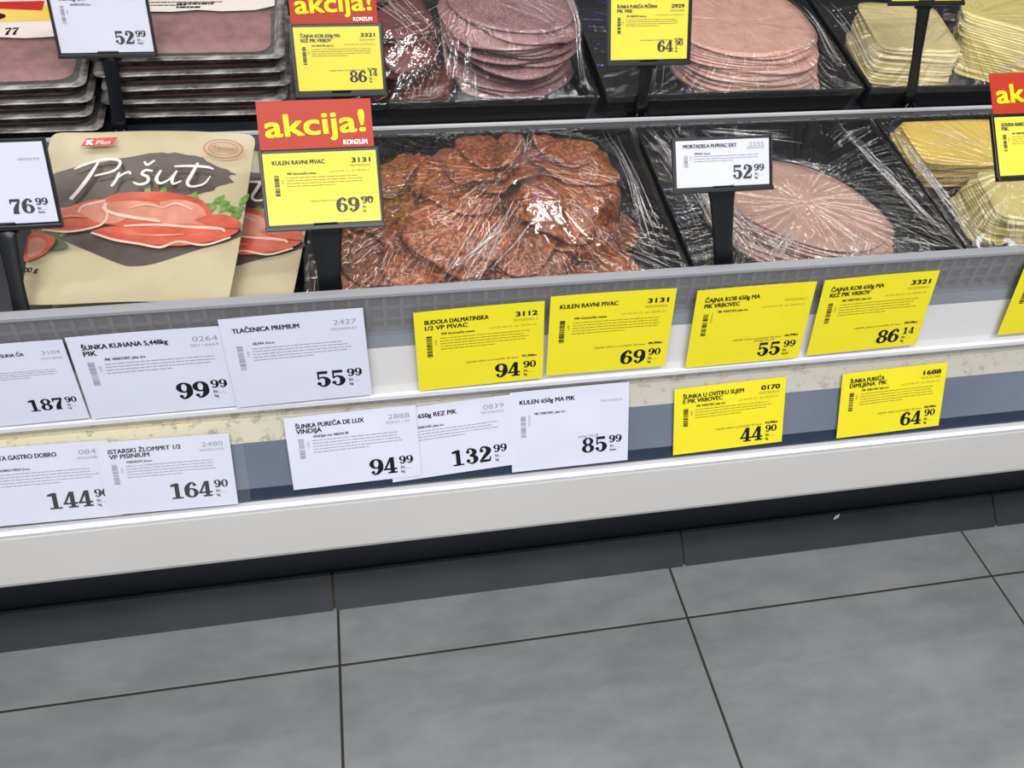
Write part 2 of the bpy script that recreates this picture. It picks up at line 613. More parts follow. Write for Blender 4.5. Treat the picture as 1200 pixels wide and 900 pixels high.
# ---------------------------------------------------------------- the refrigerated case
case = thing('refrigerated_display_case', 'long open refrigerated display case with a white front bumper', 'display case', Matrix.Translation((.4, .84, 0)))
CI = Matrix.Translation((-.4, -.84, 0))


def part(mb, name, mats, parent=case, bevel=0, smooth=None):
    mb.v = [tuple(CI @ Vector(p)) for p in mb.v] if parent is case else mb.v
    return mb.build(name, mats, parent, bevel=bevel, smooth=smooth)


UP_T, UP_B = Vector((0, .705, .722)), Vector((0, .6855, .611))      # plane of the upper tickets
LO_T, LO_B = Vector((0, .682, .589)), Vector((0, .642, .502))      # plane of the lower tickets


def nrm(t, b):
    d = t - b
    return Vector((0, -d.z, d.y)).normalized()


UP_N, LO_N = nrm(UP_T, UP_B), nrm(LO_T, LO_B)

mb = MB()
mb.extrude_x([(.84, .002), (.84, .395), (.90, .395), (.90, .002)], X0, X1)
part(mb, 'plinth', 'plinth')
mb = MB()
mb.extrude_x([(.632, .490), (.632, .402), (.636, .391), (.648, .384), (.70, .384), (.89, .388), (.89, .55), (.71, .575), (.69, .57), (.652, .492)], X0, X1)
part(mb, 'bumper', 'bumper_paint', bevel=.003)
mb = MB()                                                            # slate back of the lower rail, standing on the bumper
LT_ = lambda t, o=0: (LO_B.y + (LO_T.y - LO_B.y) * t + o, LO_B.z + (LO_T.z - LO_B.z) * t)
mb.extrude_x([LT_(.11, .0035), LT_(.72, .0035), LT_(.72, .03), LT_(.11, .03)], X0, X1, 0)
mb.extrude_x([LT_(-.06, .0045), LT_(.108, .0045), LT_(.108, .03), LT_(-.06, .03)], X0, X1, 1)  # dark strip drawn for the shaded gap at the rail's foot
part(mb, 'ticket_rail', ['slate', 'channel_shade'])
mb = MB()                                                            # chipped cream board above the slate
mb.extrude_x([LT_(.722, .0030), LT_(1.0, .0030), (.72, .5893), (.72, .5605)], X0, X1)
part(mb, 'cream_board', 'cream')
mb = MB()
mb.extrude_x([(.644, .4945), (.636, .497), (.631, .4955), (.632, .490), (.640, .4905)], X0, X1)
part(mb, 'rail_lip', 'lip_clear')
mb = MB()
mb.extrude_x([(.6895, .5895), (.6895, .607), (.72, .607), (.72, .5895)], X0, X1)
part(mb, 'ledge', 'cream', bevel=.0015)
mb = MB()                                                            # upper ticket rail: white strip, its curve's shade painted as a grey band above
mb.extrude_x([(.6895, .6075), (.694, .618), (.7030, .668), (.720, .669), (.720, .6075)], X0, X1, 0)
mb.extrude_x([(.7032, .669), (.7085, .685), (.720, .688), (.720, .669)], X0, X1, 1)
part(mb, 'ticket_rail', ['rail_white', 'rail_shade'])
mb = MB()
mb.extrude_x([(.6895, .6105), (.685, .6095), (.6815, .6125), (.682, .607), (.6895, .6065)], X0, X1)
part(mb, 'rail_lip', 'lip_clear')
mb = MB()
mb.extrude_x([(.7070, .684), (.7070, .7375), (.7100, .7375), (.7100, .684)], X0, X1)
part(mb, 'fence', 'acrylic')
mb = MB()
mb.extrude_x([(.7055, .7375), (.7055, .741), (.7085, .743), (.7160, .743), (.7180, .741), (.7180, .7375)], X0, X1)
part(mb, 'fence_cap', 'acrylic_edge')
mb = MB()                                                            # wire grid behind the clear fence
x = X0
while x < X1:
    mb.box((x, .7135, .7115), (.0042, .003, .045))
    x += .0185
for z in (.700, .7155, .731):
    mb.box(((X0 + X1) / 2, .7150, z), (X1 - X0, .0025, .0028))
part(mb, 'wire_grid', 'wire')
mb = MB()
mb.extrude_x([(.7175, .688), (.7175, .7365), (.720, .7365), (.720, .688)], X0, X1)
part(mb, 'basket_backing', 'basket_backing')

D1, D2 = math.radians(8), math.radians(10)
deck1 = lambda y: .672 + (y - .725) * math.tan(D1)
deck2 = lambda y: .742 + (y - 1.05) * math.tan(D2)
mb = MB()
mb.extrude_x([(.721, deck1(.721)), (1.036, deck1(1.036)), (1.036, .60), (.721, .60)], X0, X1)
part(mb, 'deck', 'deck')
mb = MB()
mb.extrude_x([(1.042, .60), (1.042, deck2(1.042)), (1.62, deck2(1.62)), (1.62, .60)], X0, X1)
part(mb, 'deck', 'deck')
mb = MB()
mb.extrude_x([(1.0365, .66), (1.0365, .7570), (1.0400, .7570), (1.0400, .66)], X0, X1)
part(mb, 'divider', 'acrylic')
mb = MB()
mb.extrude_x([(1.0357, .7570), (1.0357, .7600), (1.0412, .7600), (1.0412, .7570)], X0, X1)
part(mb, 'divider_edge', 'divider_edge')
mb = MB()
mb.extrude_x([(1.62, .40), (1.62, 1.9), (1.66, 1.9), (1.66, .40)], X0, X1)
part(mb, 'back_wall', 'deck')
mb = MB()                                                            # clear sleeve over the lower left tickets
sx = on_plane((291, 560), LO_T, LO_N).x
o_ = LO_N * .0035
mb.add([(X0, LO_B.y + o_.y, LO_B.z + o_.z), (sx, LO_B.y + o_.y, LO_B.z + o_.z), (sx, LO_T.y + o_.y, LO_T.z + o_.z), (X0, LO_T.y + o_.y, LO_T.z + o_.z)], [(0, 1, 2, 3)])
part(mb, 'clear_sleeve', 'sleeve')

# ---------------------------------------------------------------- tickets
TW = .148


def fine_lines(mb, x, y, w, n, dy, mi, z, h=.0011, last=.6):
    """print too small to read: rows of short dashes"""
    for r in range(n):
        xx, end = x, x + w * (last if r == n - 1 else random.uniform(.9, 1))
        while xx < end:
            l = random.choice((.0022, .0034, .0046, .006, .0075))
            l = min(l, end - xx)
            if l > .0012:
                mb.add([(xx, y - r * dy, z), (xx + l, y - r * dy, z), (xx + l, y - r * dy + h, z), (xx, y - r * dy + h, z)], [(0, 1, 2, 3)], mi)
            xx += l + .0009


def barcode(mb, x, y0, y1, w, mi, z):
    y = y1
    while y > y0:
        t = random.choice((.0005, .0008, .0013, .0019))
        mb.add([(x, y - t, z), (x + w, y - t, z), (x + w, y, z), (x, y, z)], [(0, 1, 2, 3)], mi)
        y -= t + random.choice((.0004, .0006, .001))


def ticket_face(mb, w, h, d, z, sc=1.0):
    """the printing of one ticket; (0,0) is the lower left corner. mats: 0 paper, 1 ink, 2 fine ink"""
    W = w
    u = lambda a: a * W
    v = lambda b: h * (1 - b / .70)
    for r, line in enumerate(d['name']):
        text(mb, line, u(.08), v(.112 + .050 * r), .0056 * sc, 1, z, width=min(len(line) * .0040 * sc, .62 * W), bold=.026, shear=.0)
    if d.get('code'):
        text(mb, d['code'], u(.945), v(.112), .0062 * sc, 1 if d.get('promo') else 2, z, width=u(.165), right=True, bold=.04 if d.get('promo') else .0)
    if d.get('num'):
        text(mb, d['num'], u(.945), v(.155), .0034 * sc, 2, z, width=u(.185), right=True)
    if d.get('maker'):
        text(mb, d['maker'], u(.2), v(.212), .003 * sc, 1, z, width=min(len(d['maker']) * .0019 * sc, .4 * W), bold=.02, shear=.15)
    if d.get('promo'):
        text(mb, d.get('dates', 'od 02.06.22. do 08.06.22.'), u(.945), v(.2), .0026 * sc, 2, z, width=u(.37), right=True, shear=.15)
        text(mb, 'najniža cijena u proteklih 30 dana', u(.8), v(.485), .0027 * sc, 1, z, width=u(.42), right=True, shear=.15)
        text(mb, d.get('old', '91,90kn'), u(.945), v(.48), .0031 * sc, 1, z, width=u(.115), right=True, bold=.04, shear=.15)
    if d.get('unit'):
        text(mb, d['unit'], u(.74), v(.508 if d.get('promo') else .452), .0032 * sc, 1, z, width=u(.17), right=True)
    if d.get('lines', 5):
        fine_lines(mb, u(.19), v(.245), u(.71), d.get('lines', 5), .0036 * sc, 2, z, .0010 * sc)
    barcode(mb, u(.085), v(.405), v(.215), u(.042), 1 if d.get('promo') else 2, z)
    text(mb, '9' * 0 + d.get('bar', '0285'), u(.165), v(.30 if d.get('short', 1) else .33), .0026 * sc, 2, z, rot=math.pi / 2)
    kn, cents = d['price']
    xr, pv = u(d.get('px', .82)), h * (1 - d.get('pv', .93 if d.get('promo') else .85))
    ph = (.0195 if d.get('promo') else .0205) * sc
    slab_digits(mb, kn, xr, pv, ph, 1, z, 1.2)
    slab_digits(mb, cents, xr + .0185 * sc, pv + ph * .52, ph * .50, 1, z, 1.22)
    text(mb, 'kn', xr + .0035 * sc, pv + ph * .26, .0034 * sc, 1, z, bold=.02)
    mb.add([(xr + .003 * sc, pv + ph * .2, z), (xr + .016 * sc, pv + ph * .2, z), (xr + .016 * sc, pv + ph * .22, z), (xr + .003 * sc, pv + ph * .22, z)], [(0, 1, 2, 3)], 2)
    text(mb, d.get('per', 'kg'), xr + .0035 * sc, pv - ph * .02, .0034 * sc, 1, z, bold=.02)


def ticket(d, tl, tr, bl, T_, N_, lift, zmin):
    n = N_
    a = on_plane(tl, T_ + n * lift, n)
    b = on_plane(tr, T_ + n * lift, n)
    c = on_plane(bl, T_ + n * lift, n)
    ux = (b - a).normalized()
    uy = n.cross(ux)
    w = (b - a).length
    h = abs((c - a).dot(uy))
    h = min(h, (min(a.z, b.z) - zmin) / uy.z)           # the lower edge stands behind the rail's lip
    mb = MB()
    # paper sheet, slightly bowed, 0.3 mm thick
    seg = 8
    vs = [(w * i / seg, y, z) for z in (0, .0003) for y in (0, h) for i in range(seg + 1)]
    q = seg + 1
    fs = []
    for i in range(seg):
        fs += [(2 * q + i, 2 * q + i + 1, 3 * q + i + 1, 3 * q + i), (i, q + i, q + i + 1, i + 1), (i, i + 1, 2 * q + i + 1, 2 * q + i), (q + i, 3 * q + i, 3 * q + i + 1, q + i + 1)]
    fs += [(0, 2 * q, 3 * q, q), (seg, q + seg, 3 * q + seg, 2 * q + seg)]
    mb.add(vs, fs, 0)
    ticket_face(mb, w, h, d, .00048, w / TW)
    bow = d.get('bow', .0012)
    mb.warp(lambda p: (p[0], p[1], p[2] + bow * (2 * p[0] / w - 1) ** 2 * (p[1] / h)))
    mw = Matrix.Identity(4)
    org = a - uy * h
    for i in range(3):
        mw[i][0], mw[i][1], mw[i][2], mw[i][3] = ux[i], uy[i], n[i], org[i]
    yl = d.get('promo')
    o = mb.build('price_ticket', ['paper_yellow' if yl else 'paper_white', 'ink', 'ink_olive' if yl else 'ink_soft'], None, mw)
    return tag(o, d['label'], 'price ticket', d['group'])


GU, GL = 'tickets on the upper rail', 'tickets on the lower rail'
PIK = 'PIK VRBOVEC plus d.o'
UT = [
    (dict(name=['PIVSKA ŠUNKA SUHA ČA'], code='3104', num='00214008', maker='PIVAC d.o.o.', price=('187', '90'), lines=4, group=GU,
          label='white ticket priced 187 at the left end of the upper rail'), (-62, 408), (73, 397), (-26, 512), .0),
    (dict(name=['ŠUNKA KUHANA 5,448kg', 'PIK'], code='0264', num='00116669', maker=PIK, price=('99', '99'), lines=4, group=GU,
          label='white ticket priced 99,99 on the upper rail'), (76, 395), (262, 381), (104, 499), .0005),
    (dict(name=['TLAČENICA PREMIUM'], code='2427', num='00240347', maker='SILMA d.o.o.', price=('55', '99'), lines=5, group=GU,
          label='white ticket priced 55,99 reading TLAČENICA PREMIUM'), (255, 374), (425, 360), (273, 481), .0022),
    (dict(name=['BUDOLA DALMATINSKA', '1/2 VP PIVAC'], code='3112', num='90500411', maker='PPK Karlovačka mesna', promo=1, old='91,90kn', price=('94', '90'), lines=5, group=GU,
          label='yellow ticket priced 94,90 reading BUDOLA DALMATINSKA'), (484, 366), (638, 352), (494, 459), .0006),
    (dict(name=['KULEN RAVNI PIVAC'], code='3131', num='90500502', maker='PPK Karlovačka mesna', promo=1, old='85,90kn', price=('69', '90'), lines=5, group=GU,
          label='yellow ticket priced 69,90 reading KULEN RAVNI on the upper rail'), (645, 347), (793, 337), (643, 440), .0006),
    (dict(name=['ČAJNA KOB 650g MA', 'PIK VRBOVEC'], num='02024461', maker=PIK, promo=1, old='66,99kn', unit='kn/kg 86,14', price=('55', '99'), per='kom', lines=0, group=GU, bar='02024461',
          label='yellow ticket priced 55,99 without small print'), (817, 340), (957, 329), (807, 432), .0006),
    (dict(name=['ČAJNA KOB 650g MA', 'REZ PIK VRBOV'], code='3321', num='02024464', maker=PIK, promo=1, old='99,99kn', price=('86', '14'), lines=5, group=GU,
          label='yellow ticket priced 86,14 on the upper rail'), (966, 328), (1101, 316), (952, 416), .0006),
    (dict(name=['ŠUNKA PEČENA', 'PIK VRBOVEC'], code='2255', num='02024470', maker=PIK, promo=1, price=('69', '90'), lines=5, group=GU,
          label='yellow ticket cut off by the right edge of the picture'), (1203, 304), (1332, 293), (1186, 391), .0006),
]
for d, tl, tr, bl, lf in UT:
    ticket(d, tl, tr, bl, UP_T, UP_N, lf, .6135)
LT = [
    (dict(name=['PANCETA GASTRO DOBRO'], code='0844', num='00200811', maker='DOBRO MESO d.o.o.', price=('144', '90'), pv=.84, lines=5, group=GL,
          label='white ticket priced 144 at the left end of the lower rail'), (-42, 528), (126, 515), (-8, 628), .0008),
    (dict(name=['ISTARSKI ŽLOMPRT 1/2', 'VP PISINIUM'], code='2480', num='00203109', maker='PISINIUM d.o.o.', price=('164', '90'), lines=5, group=GL,
          label='white ticket priced 164,90 reading ISTARSKI ŽLOMPRT'), (112, 519), (268, 507), (131, 609), .0020),
    (dict(name=['KULEN 650g REZ PIK'], code='0839', num='90100362', maker=PIK, price=('132', '99'), pv=.90, lines=4, group=GL,
          label='white ticket priced 132,99 partly behind its left neighbour'), (449, 482), (597, 462), (455, 566), .0008),
    (dict(name=['ŠUNKA PUREĆA DE LUX', 'VINDIJA'], code='2888', num='02031136', maker='VINDIJA d.d. MESNI PR', price=('94', '99'), pv=.92, lines=5, group=GL,
          label='white ticket priced 94,99 overlapping the ticket to its right'), (332, 490), (487, 474), (338, 575), .0024),
    (dict(name=['KULEN 650g MA PIK'], num='90100359', maker=PIK, unit='kn/kg 132,29', price=('85', '99'), per='kom', lines=0, group=GL, bar='90100359',
          label='white ticket priced 85,99 with almost no small print'), (597, 460), (737, 447), (605, 553), .0006),
    (dict(name=['ŠUNKA U OVITKU SLJEM', 'E PIK VRBOVEC'], code='0170', num='02036460', maker=PIK, promo=1, old='44,90kn', price=('44', '90'), lines=4, group=GL,
          label='yellow ticket priced 44,90 on the lower rail'), (790, 456), (921, 441), (784, 534), .0006),
    (dict(name=['ŠUNKA PUREĆA', 'DIMLJENA  PIK'], code='1688', num='90430788', maker=PIK, promo=1, old='84,90kn', price=('64', '90'), lines=5, group=GL,
          label='yellow ticket priced 64,90 on the lower rail'), (987, 438), (1110, 424), (970, 515), .0006),
]
for d, tl, tr, bl, lf in LT:
    ticket(d, tl, tr, bl, LO_T, LO_N, lf, .5000)


# ---------------------------------------------------------------- sign stands on black stalks
def stand(d, centre, lean, base, label, w=.105, h=.066, promo_card=False, roll=0.0, yaw=0.0, border=.0035, sw=1.3):
    """upright card holder; centre = middle of the card, base = foot of the stalk"""
    c, b = Vector(centre), Vector(base)
    root = thing('price_sign_stand', label, 'price sign', Matrix.Translation(b), 'price signs on black stalks')
    R_ = Matrix.Rotation(yaw, 4, 'Z') @ Matrix.Rotation(math.pi / 2 - lean, 4, 'X') @ Matrix.Rotation(roll, 4, 'Z')
    L = Matrix.Translation(c - b) @ R_
    mb = MB()
    fw, fh = w / 2 + border, h / 2 + border
    mb.box((0, 0, -.0018), (2 * fw, 2 * fh, .0020))
    mb.box((0, -fh - .0005, .0006), (2 * fw, .0045, .0070))
    mb.box((-fw + border / 2, 0, .0002), (border, 2 * fh, .0032))
    mb.box((fw - .0008, 0, .0002), (.0016, 2 * fh, .0032))
    f = mb.build('card_frame', 'black_plastic', root, bevel=.0006)
    f.matrix_local = L
    mb = MB()
    mb.box((0, 0, 0), (w, h, .0006))
    yl = d.get('promo')
    pr = MB()
    ticket_face(pr, w, h, d, .0008, w / TW)
    pr.warp(lambda p: (p[0] - w / 2, p[1] - h / 2, p[2]))
    mb.v, off = mb.v + pr.v, len(mb.v)
    mb.f += [tuple(i + off for i in q) for q in pr.f]
    mb.m += pr.m
    mb.sm += pr.sm
    p = mb.build('price_card', ['paper_yellow' if yl else 'paper_white', 'ink', 'ink_olive' if yl else 'ink_soft'], root)
    p.matrix_local = L
    mb = MB()
    mb.add([(-w / 2, -h / 2, .0014), (w / 2, -h / 2, .0014), (w / 2, h / 2, .0014), (-w / 2, h / 2, .0014)], [(0, 1, 2, 3)])
    g = mb.build('clear_window', 'sleeve', root)
    g.matrix_local = L
    if promo_card:
        ph = .046
        mb = MB()
        y0 = h / 2 + .0035
        mb.box((-.001, y0 + ph / 2, .0012), (w, ph, .0007), 0)
        z = .0018
        ang = .035
        tmp = MB()
        text(tmp, 'akcija!', -w / 2 + .0065, y0 + .0135, .0215, 1, z, width=w * .87, bold=.018)
        cs, sn = math.cos(ang), math.sin(ang)
        tmp.warp(lambda q: (q[0] * cs - (q[1] - y0) * sn, y0 + q[0] * sn + (q[1] - y0) * cs, q[2]))
        text(tmp, 'KONZUM', w / 2 - .0075, y0 + .0028, .0046, 2, z, width=.023, right=True, bold=.025)
        off = len(mb.v)
        mb.v += tmp.v
        mb.f += [tuple(i + off for i in q) for q in tmp.f]
        mb.m += tmp.m
        mb.sm += tmp.sm
        a = mb.build('promotion_card', ['red_card', 'yellow_ink', 'white_ink'], root)
        a.matrix_local = L
    # stalk from the bottom of the frame to the foot
    top = L @ Vector((0, -fh + .004, -.003))
    mb = MB()
    mid = top.lerp(Vector((0, 0, .014)), .5)
    mb.tube([top, top.lerp(mid, .25), mid, mid.lerp(Vector((0, 0, .014)), .6), (0, 0, .012)], [q * sw for q in (.0085, .0072, .0058, .0066, .0075)], 10, flat=.4 / sw)
    mb.box((top.x, top.y - .001, top.z - .004), (.024, .005, .012))
    mb.build('stalk', 'black_plastic', root)
    mb = MB()
    for s_ in (-1, 1):
        mb.tube([(s_ * .004, -.001, .018), (s_ * .0085, -.003, .009), (s_ * .0095, -.004, .0008)], [.0022, .0026, .003], 8)
    mb.box((0, .001, .0025), (.026, .012, .005))
    mb.build('clip_foot', 'black_plastic', root, bevel=.0008)
    return root


stand(dict(name=['KULEN RAVNI PIVAC'], code='3131', num='90500502', maker='PPK Karlovačka mesna', promo=1, price=('69', '90'), lines=4, pv=.86),
      at_y((378, 220), .748), math.radians(36), (at_y((383, 330), .726).x, .7310, .6745), 'sign priced 69,90 under a whole red akcija card, before the pouches', promo_card=True, sw=2.1, w=.110, h=.069)
stand(dict(name=['KUTJEVAČKA'], num='00/05/73', price=('76', '99'), per='kom', lines=0, pv=.88),
      at_y((-8, 216), .80), math.radians(24), (at_y((2, 330), .735).x, .7310, .6745), 'white sign priced 76,99 at the left edge, beside the pouches', h=.078)
stand(dict(name=['MORTADELA M.PIVAC EXT'], code='2255', num='02024470', maker=' PIVAC d.o.o.', price=('52', '99'), lines=3, pv=.86),
      at_y((847, 191), .742), math.radians(36), (at_y((857, 320), .728).x, .7310, .6745), 'white sign priced 52,99 in front of the pink ham slices', sw=1.9, h=.048)
stand(dict(name=['GOUDA NAREZAK', 'PIK'], code='2266', num='02024499', maker='PIK VRBOVEC plus d.o', promo=1, price=('59', '90'), lines=4, pv=.86),
      at_y((1216, 170), .74), math.radians(46), (at_y((1235, 310), .728).x, .7310, .6745), 'sign with a cut off red akcija card by the front cheese', promo_card=True)
stand(dict(name=['PANČETA REZANA GAV', 'VAK 90g GAV'], num='00240721', maker='GAVRILOVIĆ d.o.o.', price=('52', '99'), lines=0, pv=.88, per='kom'),
      at_y((119, 22), 1.075), math.radians(20), (at_y((136, 140), 1.05).x, 1.0530, deck2(1.0530) + .0016), 'white sign priced 52,99 in front of the vacuum packs', h=.074)
stand(dict(name=['ČAJNA KOB 650g MA', 'REZ PIK VRBOV'], code='3321', num='02024464', maker=PIK, promo=1, price=('86', '14'), lines=4, pv=.88),
      at_y((397, 69), 1.05), math.radians(24), (at_y((400, 150), 1.05).x, 1.0530, deck2(1.0530) + .0016), 'sign priced 86,14 under a red akcija card cut by the top edge', promo_card=True, h=.074, border=.005)
stand(dict(name=['ŠUNKA PUREĆA PEČENA', 'PIK VRB'], code='2929', num='02024480', maker=PIK, promo=1, price=('64', '90'), lines=4, pv=.88),
      at_y((761, 34), 1.05), math.radians(26), (at_y((752, 132), 1.05).x, 1.0530, deck2(1.0530) + .0016), 'yellow sign priced 64,90 with no red card, between salami and ham', h=.074, border=.005)
stand(dict(name=['SIR GOUDA', 'PIK'], code='2230', num='02024433', maker=PIK, promo=1, price=('49', '33'), lines=4, pv=.88),
      at_y((1091, -31), 1.06), math.radians(22), (at_y((1073, 110), 1.05).x, 1.0530, deck2(1.0530) + .0016), 'yellow sign at the top edge, in front of the pale back cheese')

# ---------------------------------------------------------------- trays, slices and film
def tray_matrix(x0, x1, y0, depth, deck, ang):
    return Matrix.Translation(((x0 + x1) / 2, y0, deck(y0) + .0012)) @ Matrix.Rotation(ang, 4, 'X') @ Matrix.Translation((0, depth / 2, 0))


def blur(A, n):
    for _ in range(n):
        P = np.pad(A, 1, mode='edge')
        A = (P[:-2, 1:-1] + P[2:, 1:-1] + P[1:-1, :-2] + P[1:-1, 2:] + 2 * P[1:-1, 1:-1]) / 6
    return A


class Pile:
    """height field over a tray floor; each slice settles on what lies under it"""
    RES = .003

    def __init__(s, mw, w, d, floor=.003):
        s.mw, s.w, s.d = mw, w, d
        s.nx, s.ny = int(w / s.RES) + 1, int(d / s.RES) + 1
        s.xs = np.linspace(-w / 2, w / 2, s.nx)
        s.ys = np.linspace(-d / 2, d / 2, s.ny)
        s.H = np.full((s.nx, s.ny), floor)

    def samp(s, A, x, y):
        fx = np.clip((x + s.w / 2) / s.w * (s.nx - 1), 0, s.nx - 1.001)
        fy = np.clip((y + s.d / 2) / s.d * (s.ny - 1), 0, s.ny - 1.001)
        i, j = fx.astype(int), fy.astype(int)
        u, v_ = fx - i, fy - j
        return A[i, j] * (1 - u) * (1 - v_) + A[i + 1, j] * u * (1 - v_) + A[i, j + 1] * (1 - u) * v_ + A[i + 1, j + 1] * u * v_

    def slice(s, cx, cy, rad, rot, th, soft=6, curl=0.0, curldir=0.0, wave=0.0, ph=0.0, name='salami_slice', mats='kulen', power=2.0, seg=40, rings=8, rigid=False, droop=None):
        """rad = (a, b) half axes; power > 2 squares the outline off"""
        a, b = rad
        c_, s_ = math.cos(rot), math.sin(rot)
        D = s.H
        for _ in range(3):                               # widest reach of what lies below
            P = np.pad(D, 1, mode='edge')
            D = np.maximum.reduce([P[i:i + s.nx, j:j + s.ny] for i in range(3) for j in range(3)])
        B = np.maximum(blur(s.H, soft * 3), D)
        B = np.maximum(blur(B, 4), D)

        if droop is not None:                            # a stiff slice sags only so far past its support
            gx_, gy_ = np.meshgrid(s.xs, s.ys, indexing='ij')
            qx, qy = ((gx_ - cx) * c_ + (gy_ - cy) * s_) / a, (-(gx_ - cx) * s_ + (gy_ - cy) * c_) / b
            rq = qx * qx + qy * qy
            B = np.maximum(B, s.H[rq < 1].max() - droop * rq)
        if rigid:                                        # lies flat on the highest point below it
            gx_, gy_ = np.meshgrid(s.xs, s.ys, indexing='ij')
            qx, qy = ((gx_ - cx) * c_ + (gy_ - cy) * s_) / a, (-(gx_ - cx) * s_ + (gy_ - cy) * c_) / b
            B = np.full_like(B, s.H[(np.abs(qx) ** power + np.abs(qy) ** power) < 1].max())

        def zfun(x, y):
            lx, ly = ((x - cx) * c_ + (y - cy) * s_) / a, (-(x - cx) * s_ + (y - cy) * c_) / b
            r = np.sqrt(lx * lx + ly * ly)
            t = lx * math.cos(curldir) + ly * math.sin(curldir)
            w = wave * r * r * np.sin(3 * np.arctan2(ly, lx) + ph) + wave * r * r
            return s.samp(B, x, y) + (.0003 if rigid else .0006) + curl * np.clip(t, 0, 2) ** 2 + w
        th_ = np.arange(seg) * 2 * math.pi / seg
        jit = 1 + .03 * np.sin(2 * th_ + ph) + .02 * np.sin(5 * th_ + 2 * ph)
        ct, st = np.cos(th_), np.sin(th_)
        pr = (np.abs(ct) ** power + np.abs(st) ** power) ** (-1 / power) * (jit if power < 3 else 1)
        X, Y = [np.array([cx])], [np.array([cy])]
        for r in range(1, rings + 1):
            lx, ly = a * pr * ct * r / rings, b * pr * st * r / rings
            X.append(cx + lx * c_ - ly * s_)
            Y.append(cy + lx * s_ + ly * c_)
        X, Y = np.concatenate(X), np.concatenate(Y)
        lim = .0125
        X, Y = np.clip(X, -s.w / 2 + lim, s.w / 2 - lim), np.clip(Y, -s.d / 2 + lim, s.d / 2 - lim)
        Z = zfun(X, Y)
        # keep the slice off everything below between its vertices
        n = len(X)
        zc = float(Z[0])
        top = [(x - cx, y - cy, z - zc + th) for x, y, z in zip(X, Y, Z)]
        bot = [(x - cx, y - cy, z - zc) for x, y, z in zip(X, Y, Z)]
        fs = []
        for q in range(seg):
            q2 = (q + 1) % seg
            fs.append((0, 1 + q, 1 + q2))
            fs.append((n, n + 1 + q2, n + 1 + q))
            for r in range(rings - 1):
                i0, i1 = 1 + r * seg, 1 + (r + 1) * seg
                fs.append((i0 + q, i1 + q, i1 + q2, i0 + q2))
                fs.append((n + i0 + q, n + i0 + q2, n + i1 + q2, n + i1 + q))
            e = 1 + (rings - 1) * seg
            fs.append((e + q, n + e + q, n + e + q2, e + q2))
        mb = MB()
        mb.add(top + bot, fs, 0, smooth=True)
        o = mb.build(name, mats, None, s.mw @ Matrix.Translation((cx, cy, zc)))
        # raise the height field
        GX, GY = np.meshgrid(s.xs, s.ys, indexing='ij')
        lx, ly = ((GX - cx) * c_ + (GY - cy) * s_) / a, (-(GX - cx) * s_ + (GY - cy) * c_) / b
        ins = (np.abs(lx) ** power + np.abs(ly) ** power) < 1.03
        s.H = np.where(ins, np.maximum(s.H, zfun(GX, GY) + th), s.H)
        return o


def make_tray(name, label, mw, w, d, h=.042, group='black trays of sliced meat and cheese'):
    root = thing(name, label, 'tray', mw, group)
    mb = MB()
    t, rim, lip = .0018, .004, .003
    fl_ = .010                                           # walls flare outwards
    lo = [(-w / 2 + fl_, -d / 2 + fl_), (w / 2 - fl_, -d / 2 + fl_), (w / 2 - fl_, d / 2 - fl_), (-w / 2 + fl_, d / 2 - fl_)]
    hi = [(-w / 2 + rim, -d / 2 + rim), (w / 2 - rim, -d / 2 + rim), (w / 2 - rim, d / 2 - rim), (-w / 2 + rim, d / 2 - rim)]
    ou = [(-w / 2, -d / 2), (w / 2, -d / 2), (w / 2, d / 2), (-w / 2, d / 2)]
    vs = [(x, y, t) for x, y in lo] + [(x, y, h) for x, y in hi] + [(x, y, h) for x, y in ou] + [(x, y, h - lip) for x, y in ou] + [(x, y, h - lip) for x, y in hi] + [(x, y, 0) for x, y in lo]
    fs = [(0, 1, 2, 3), (23, 22, 21, 20)]
    for r in range(5):
        for q in range(4):
            q2 = (q + 1) % 4
            fs.append((r * 4 + q, (r + 1) * 4 + q, (r + 1) * 4 + q2, r * 4 + q2))
    fs = [f[::-1] if i > 1 else f for i, f in enumerate(fs)]
    mb.add(vs, fs, 0)
    mb.build('tray_body', 'tray_plastic', root)
    return root


